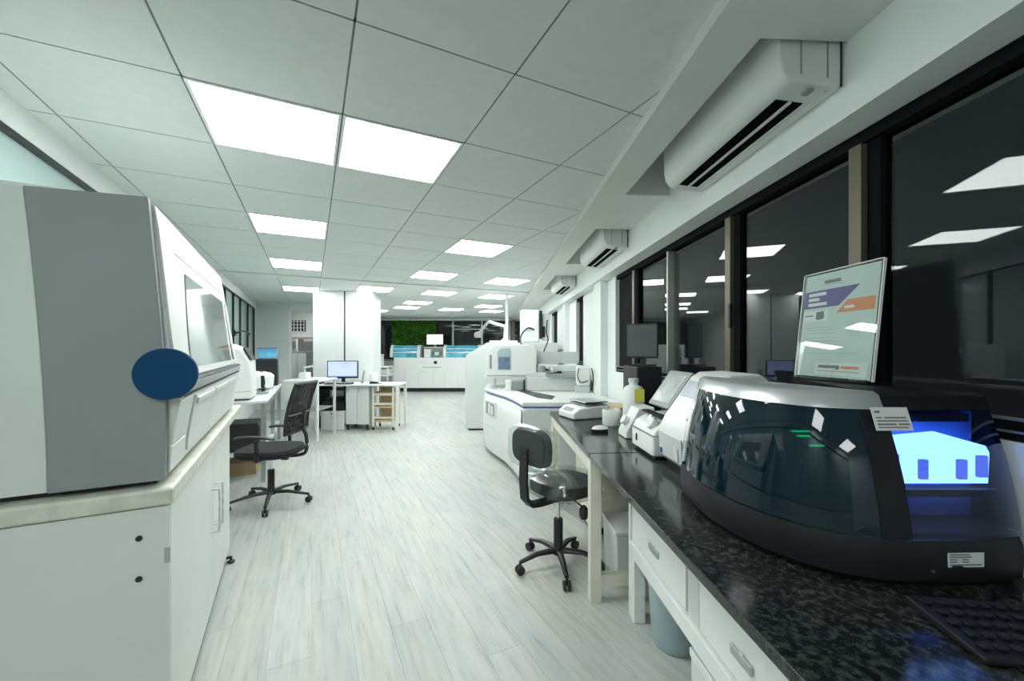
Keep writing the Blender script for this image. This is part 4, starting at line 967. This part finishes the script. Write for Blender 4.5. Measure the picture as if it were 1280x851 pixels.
MB().lathe([(.001,0),(.07,0),(.075,.01),(.075,.17),(.06,.185),(.001,.19)], 20).build('body', M['white'], kt); MB().lathe([(.03,.19),(.03,.21),(.001,.212)], 12).build('lid', M['lgrey'], kt)
sp_ = thing('stapler', 'black stapler lying on the white computer desk', 'stapler', (-2.40, 7.16, .801), R(10))
B(-.10,-.02,0,.10,.02,.012).build('base', M['black'], sp_, .003); MB().prism([(-.10,.012),(.04,.012),(.06,.03),(-.06,.045),(-.10,.035)], 'y', -.018, .018).build('arm', M['black'], sp_, .003)
bkp = thing('file_holder', 'slim grey file holder beside the blue-screened monitor', 'holder', (-2.71, 7.34, .801), R(20))
MB().prism([(-.012,0),(.03,0),(.05,.22),(.03,.23)], 'y', -.1, .1).build('holder', M['grey'], bkp, .003); B(-.01,-.1,.0,.0,.1,.001).build('foot', M['dgrey'], bkp)

# ================================================================ FAR END
fa = thing('far_analyzer_line', 'white far analyzer line with cyan hoods and dark plinth below the plant wall', 'analyzer', (0, 13.57, 0))
B(-3.92,.04,0,-1.05,.78,.12).build('plinth', M['dgrey'], fa)
B(-3.95,0,.12,-1.0,.80,1.14).build('body', M['white'], fa, .02)
for x in (-3.60,-3.12,-2.62,-2.27,-1.80,-1.42): B(x,-.006,.14,x+.012,-.001,.72).build('door_seam', M['lgrey'], fa)
for x, z in ((-3.05,.98),(-3.08,.66)): B(x,-.02,z,x+.22,-.001,z+.02).build('handle', M['lgrey'], fa, .003)
def hood(x0, x1):
    MB().prism([(.02,1.141),(.0,1.24),(.05,1.46),(.16,1.56),(.70,1.56),(.78,1.141)], 'x', x0-.10, x0-.001).build('hood_end', M['white'], fa, .02)
    MB().prism([(.02,1.141),(.0,1.24),(.05,1.46),(.16,1.56),(.70,1.56),(.78,1.141)], 'x', x1+.001, x1+.10).build('hood_end', M['white'], fa, .02)
    hq = MB().prism([(.03,1.141),(.015,1.24),(.065,1.45),(.17,1.545),(.70,1.545),(.77,1.141)], 'x', x0, x1).build('hood', M['cyan'], fa)
    for z, y in ((1.30,.02),(1.42,.05)): B(x0+.02,y-.02,z,x1-.02,y+.005,z+.02).build('hood_bar', M['white'], hq)
hood(-3.98, -3.18); hood(-2.20, -1.15)
B(-3.28,-.01,1.145,-3.2,.2,1.25).build('teal_block', M['teal'], fa, .01); B(-3.50,-.02,1.17,-3.34,-.002,1.25).build('teal_block', M['teal'], fa)
B(-3.02,.35,1.141,-2.34,.78,1.50).build('rear_unit', M['lgrey'], fa, .01); B(-2.98,.3,1.22,-2.4,.345,1.46).build('rear_screen', M['grey'], fa)
B(-2.95,.05,1.141,-2.72,.25,1.42).build('reagent_tower', M['white'], fa, .02); B(-2.68,.02,1.141,-2.46,.25,1.20).build('tray', M['teal'], fa, .01); B(-2.60,.08,1.201,-2.46,.22,1.32).build('sample_block', M['white'], fa, .02)
B(-2.60,-.03,.93,-2.50,-.001,1.02).build('emblem', M['dgrey'], fa, .01); B(-2.98,-.012,.80,-2.34,-.001,.83).build('green_line', M['green'], fa)
fmn = thing('far_monitor', 'white-screened monitor raised above the far analyzer line', 'monitor', (-2.63, 13.92, 1.501))
B(-.02,.0,0,.02,.03,.10).build('neck', M['lgrey'], fmn); fc = B(-.30,-.03,.06,.30,.0,.44).build('case', M['dgrey'], fmn, .006); B(-.27,-.0325,.085,.27,-.0305,.415).build('screen', M['screenwhite'], fc)
pw = thing('plant_wall', 'rectangular green plant wall hung in front of the far windows', 'plant wall', (-3.46, 14.36, 1.50))
B(-.80,.09,0,.78,.13,.98).build('backing', mat('moss_backing', (.03,.10,.012), .9, var=.4, scale=8), pw)
lf = MB()
for k in range(3200):
    x, z = random.uniform(-.80,.78), random.uniform(.0,.98); y = .09-random.uniform(.0,.07)
    a, b_ = random.uniform(0, 2*PI), random.uniform(.3,1.2); L = random.uniform(.03,.065); w_ = L*.4
    dx = Vector((math.cos(a)*math.sin(b_), -math.cos(b_), math.sin(a)*math.sin(b_))); sx_ = dx.cross(Vector((random.uniform(-1,1),random.uniform(-1,1),random.uniform(-1,1)))).normalized()
    p = Vector((x,y,z)); lf.add([p, p+dx*L*.5+sx_*w_, p+dx*L, p+dx*L*.5-sx_*w_], [(0,1,2,3)])
o = lf.build('foliage', M['leaf'], pw); o['kind'] = 'stuff'
po = tag(B(-.02, 14.2, 0, .10, 14.32, 2.43).build('bronze_post', M['brown']), 'bronze coloured post in front of the far windows', 'post')
# white bench and printer right of the column
fb = thing('far_bench', 'white bench with shelf in the far room beside the column', 'bench', (-4.30, 12.3, 0))
B(-.55,0,.86,.55,.6,.90).build('top', M['white'], fb, .004); B(-.55,.0,.60,.55,.6,.63).build('shelf', M['white'], fb)
for x in (-.55,.52):
    for y in (.01,.56): B(x,y,0,x+.03,y+.03,.8595).build('leg', M['lgrey'], fb)
B(-.5,.3,.631,.5,.58,.8).build('storage_box', M['white2'], fb)
fp = thing('far_printer', 'white floor-model copier on the bench beside the column', 'printer', (-4.20, 12.35, .901))
B(-.20,0,0,.18,.45,.32).build('body', M['white2'], fp, .02); B(-.16,-.012,.08,.14,-.001,.24).build('front_panel', M['lgrey'], fp, .004); B(-.205,-.005,.321,.185,.45,.36).build('lid', M['white'], fp, .01)
bg = thing('black_chair_back', 'tall rounded black chair back against the far window', 'chair', (-4.55, 13.6, 0))
MB().loft([[(.32*k*(abs(math.cos(a))**.6)*math.copysign(1,math.cos(a)), y, 1.72+.62*k*(abs(math.sin(a))**.6)*math.copysign(1,math.sin(a))) for a in [2*PI*i/28 for i in range(28)]] for k, y in ((.9,-.05),(1,-.02),(1,.04),(.9,.06))]).build('back', M['black'], bg)
B(-.25,-.42,.62,.25,-.0,.70).build('seat', M['blackfab'], bg, .03); B(-.03,.0,.60,.03,.04,1.3).build('spine', M['black'], bg)
MB().lathe([(.03,.08),(.03,.62)], 12, (0,-.2,0)).build('column', M['chrome'], bg); MB().lathe([(.26,0),(.26,.02),(.05,.08)], 20, (0,-.2,0)).build('base', M['black'], bg)

B(-.69,.06,.02,-.665,.53,.773).build('side_panel', M['black'], ds)
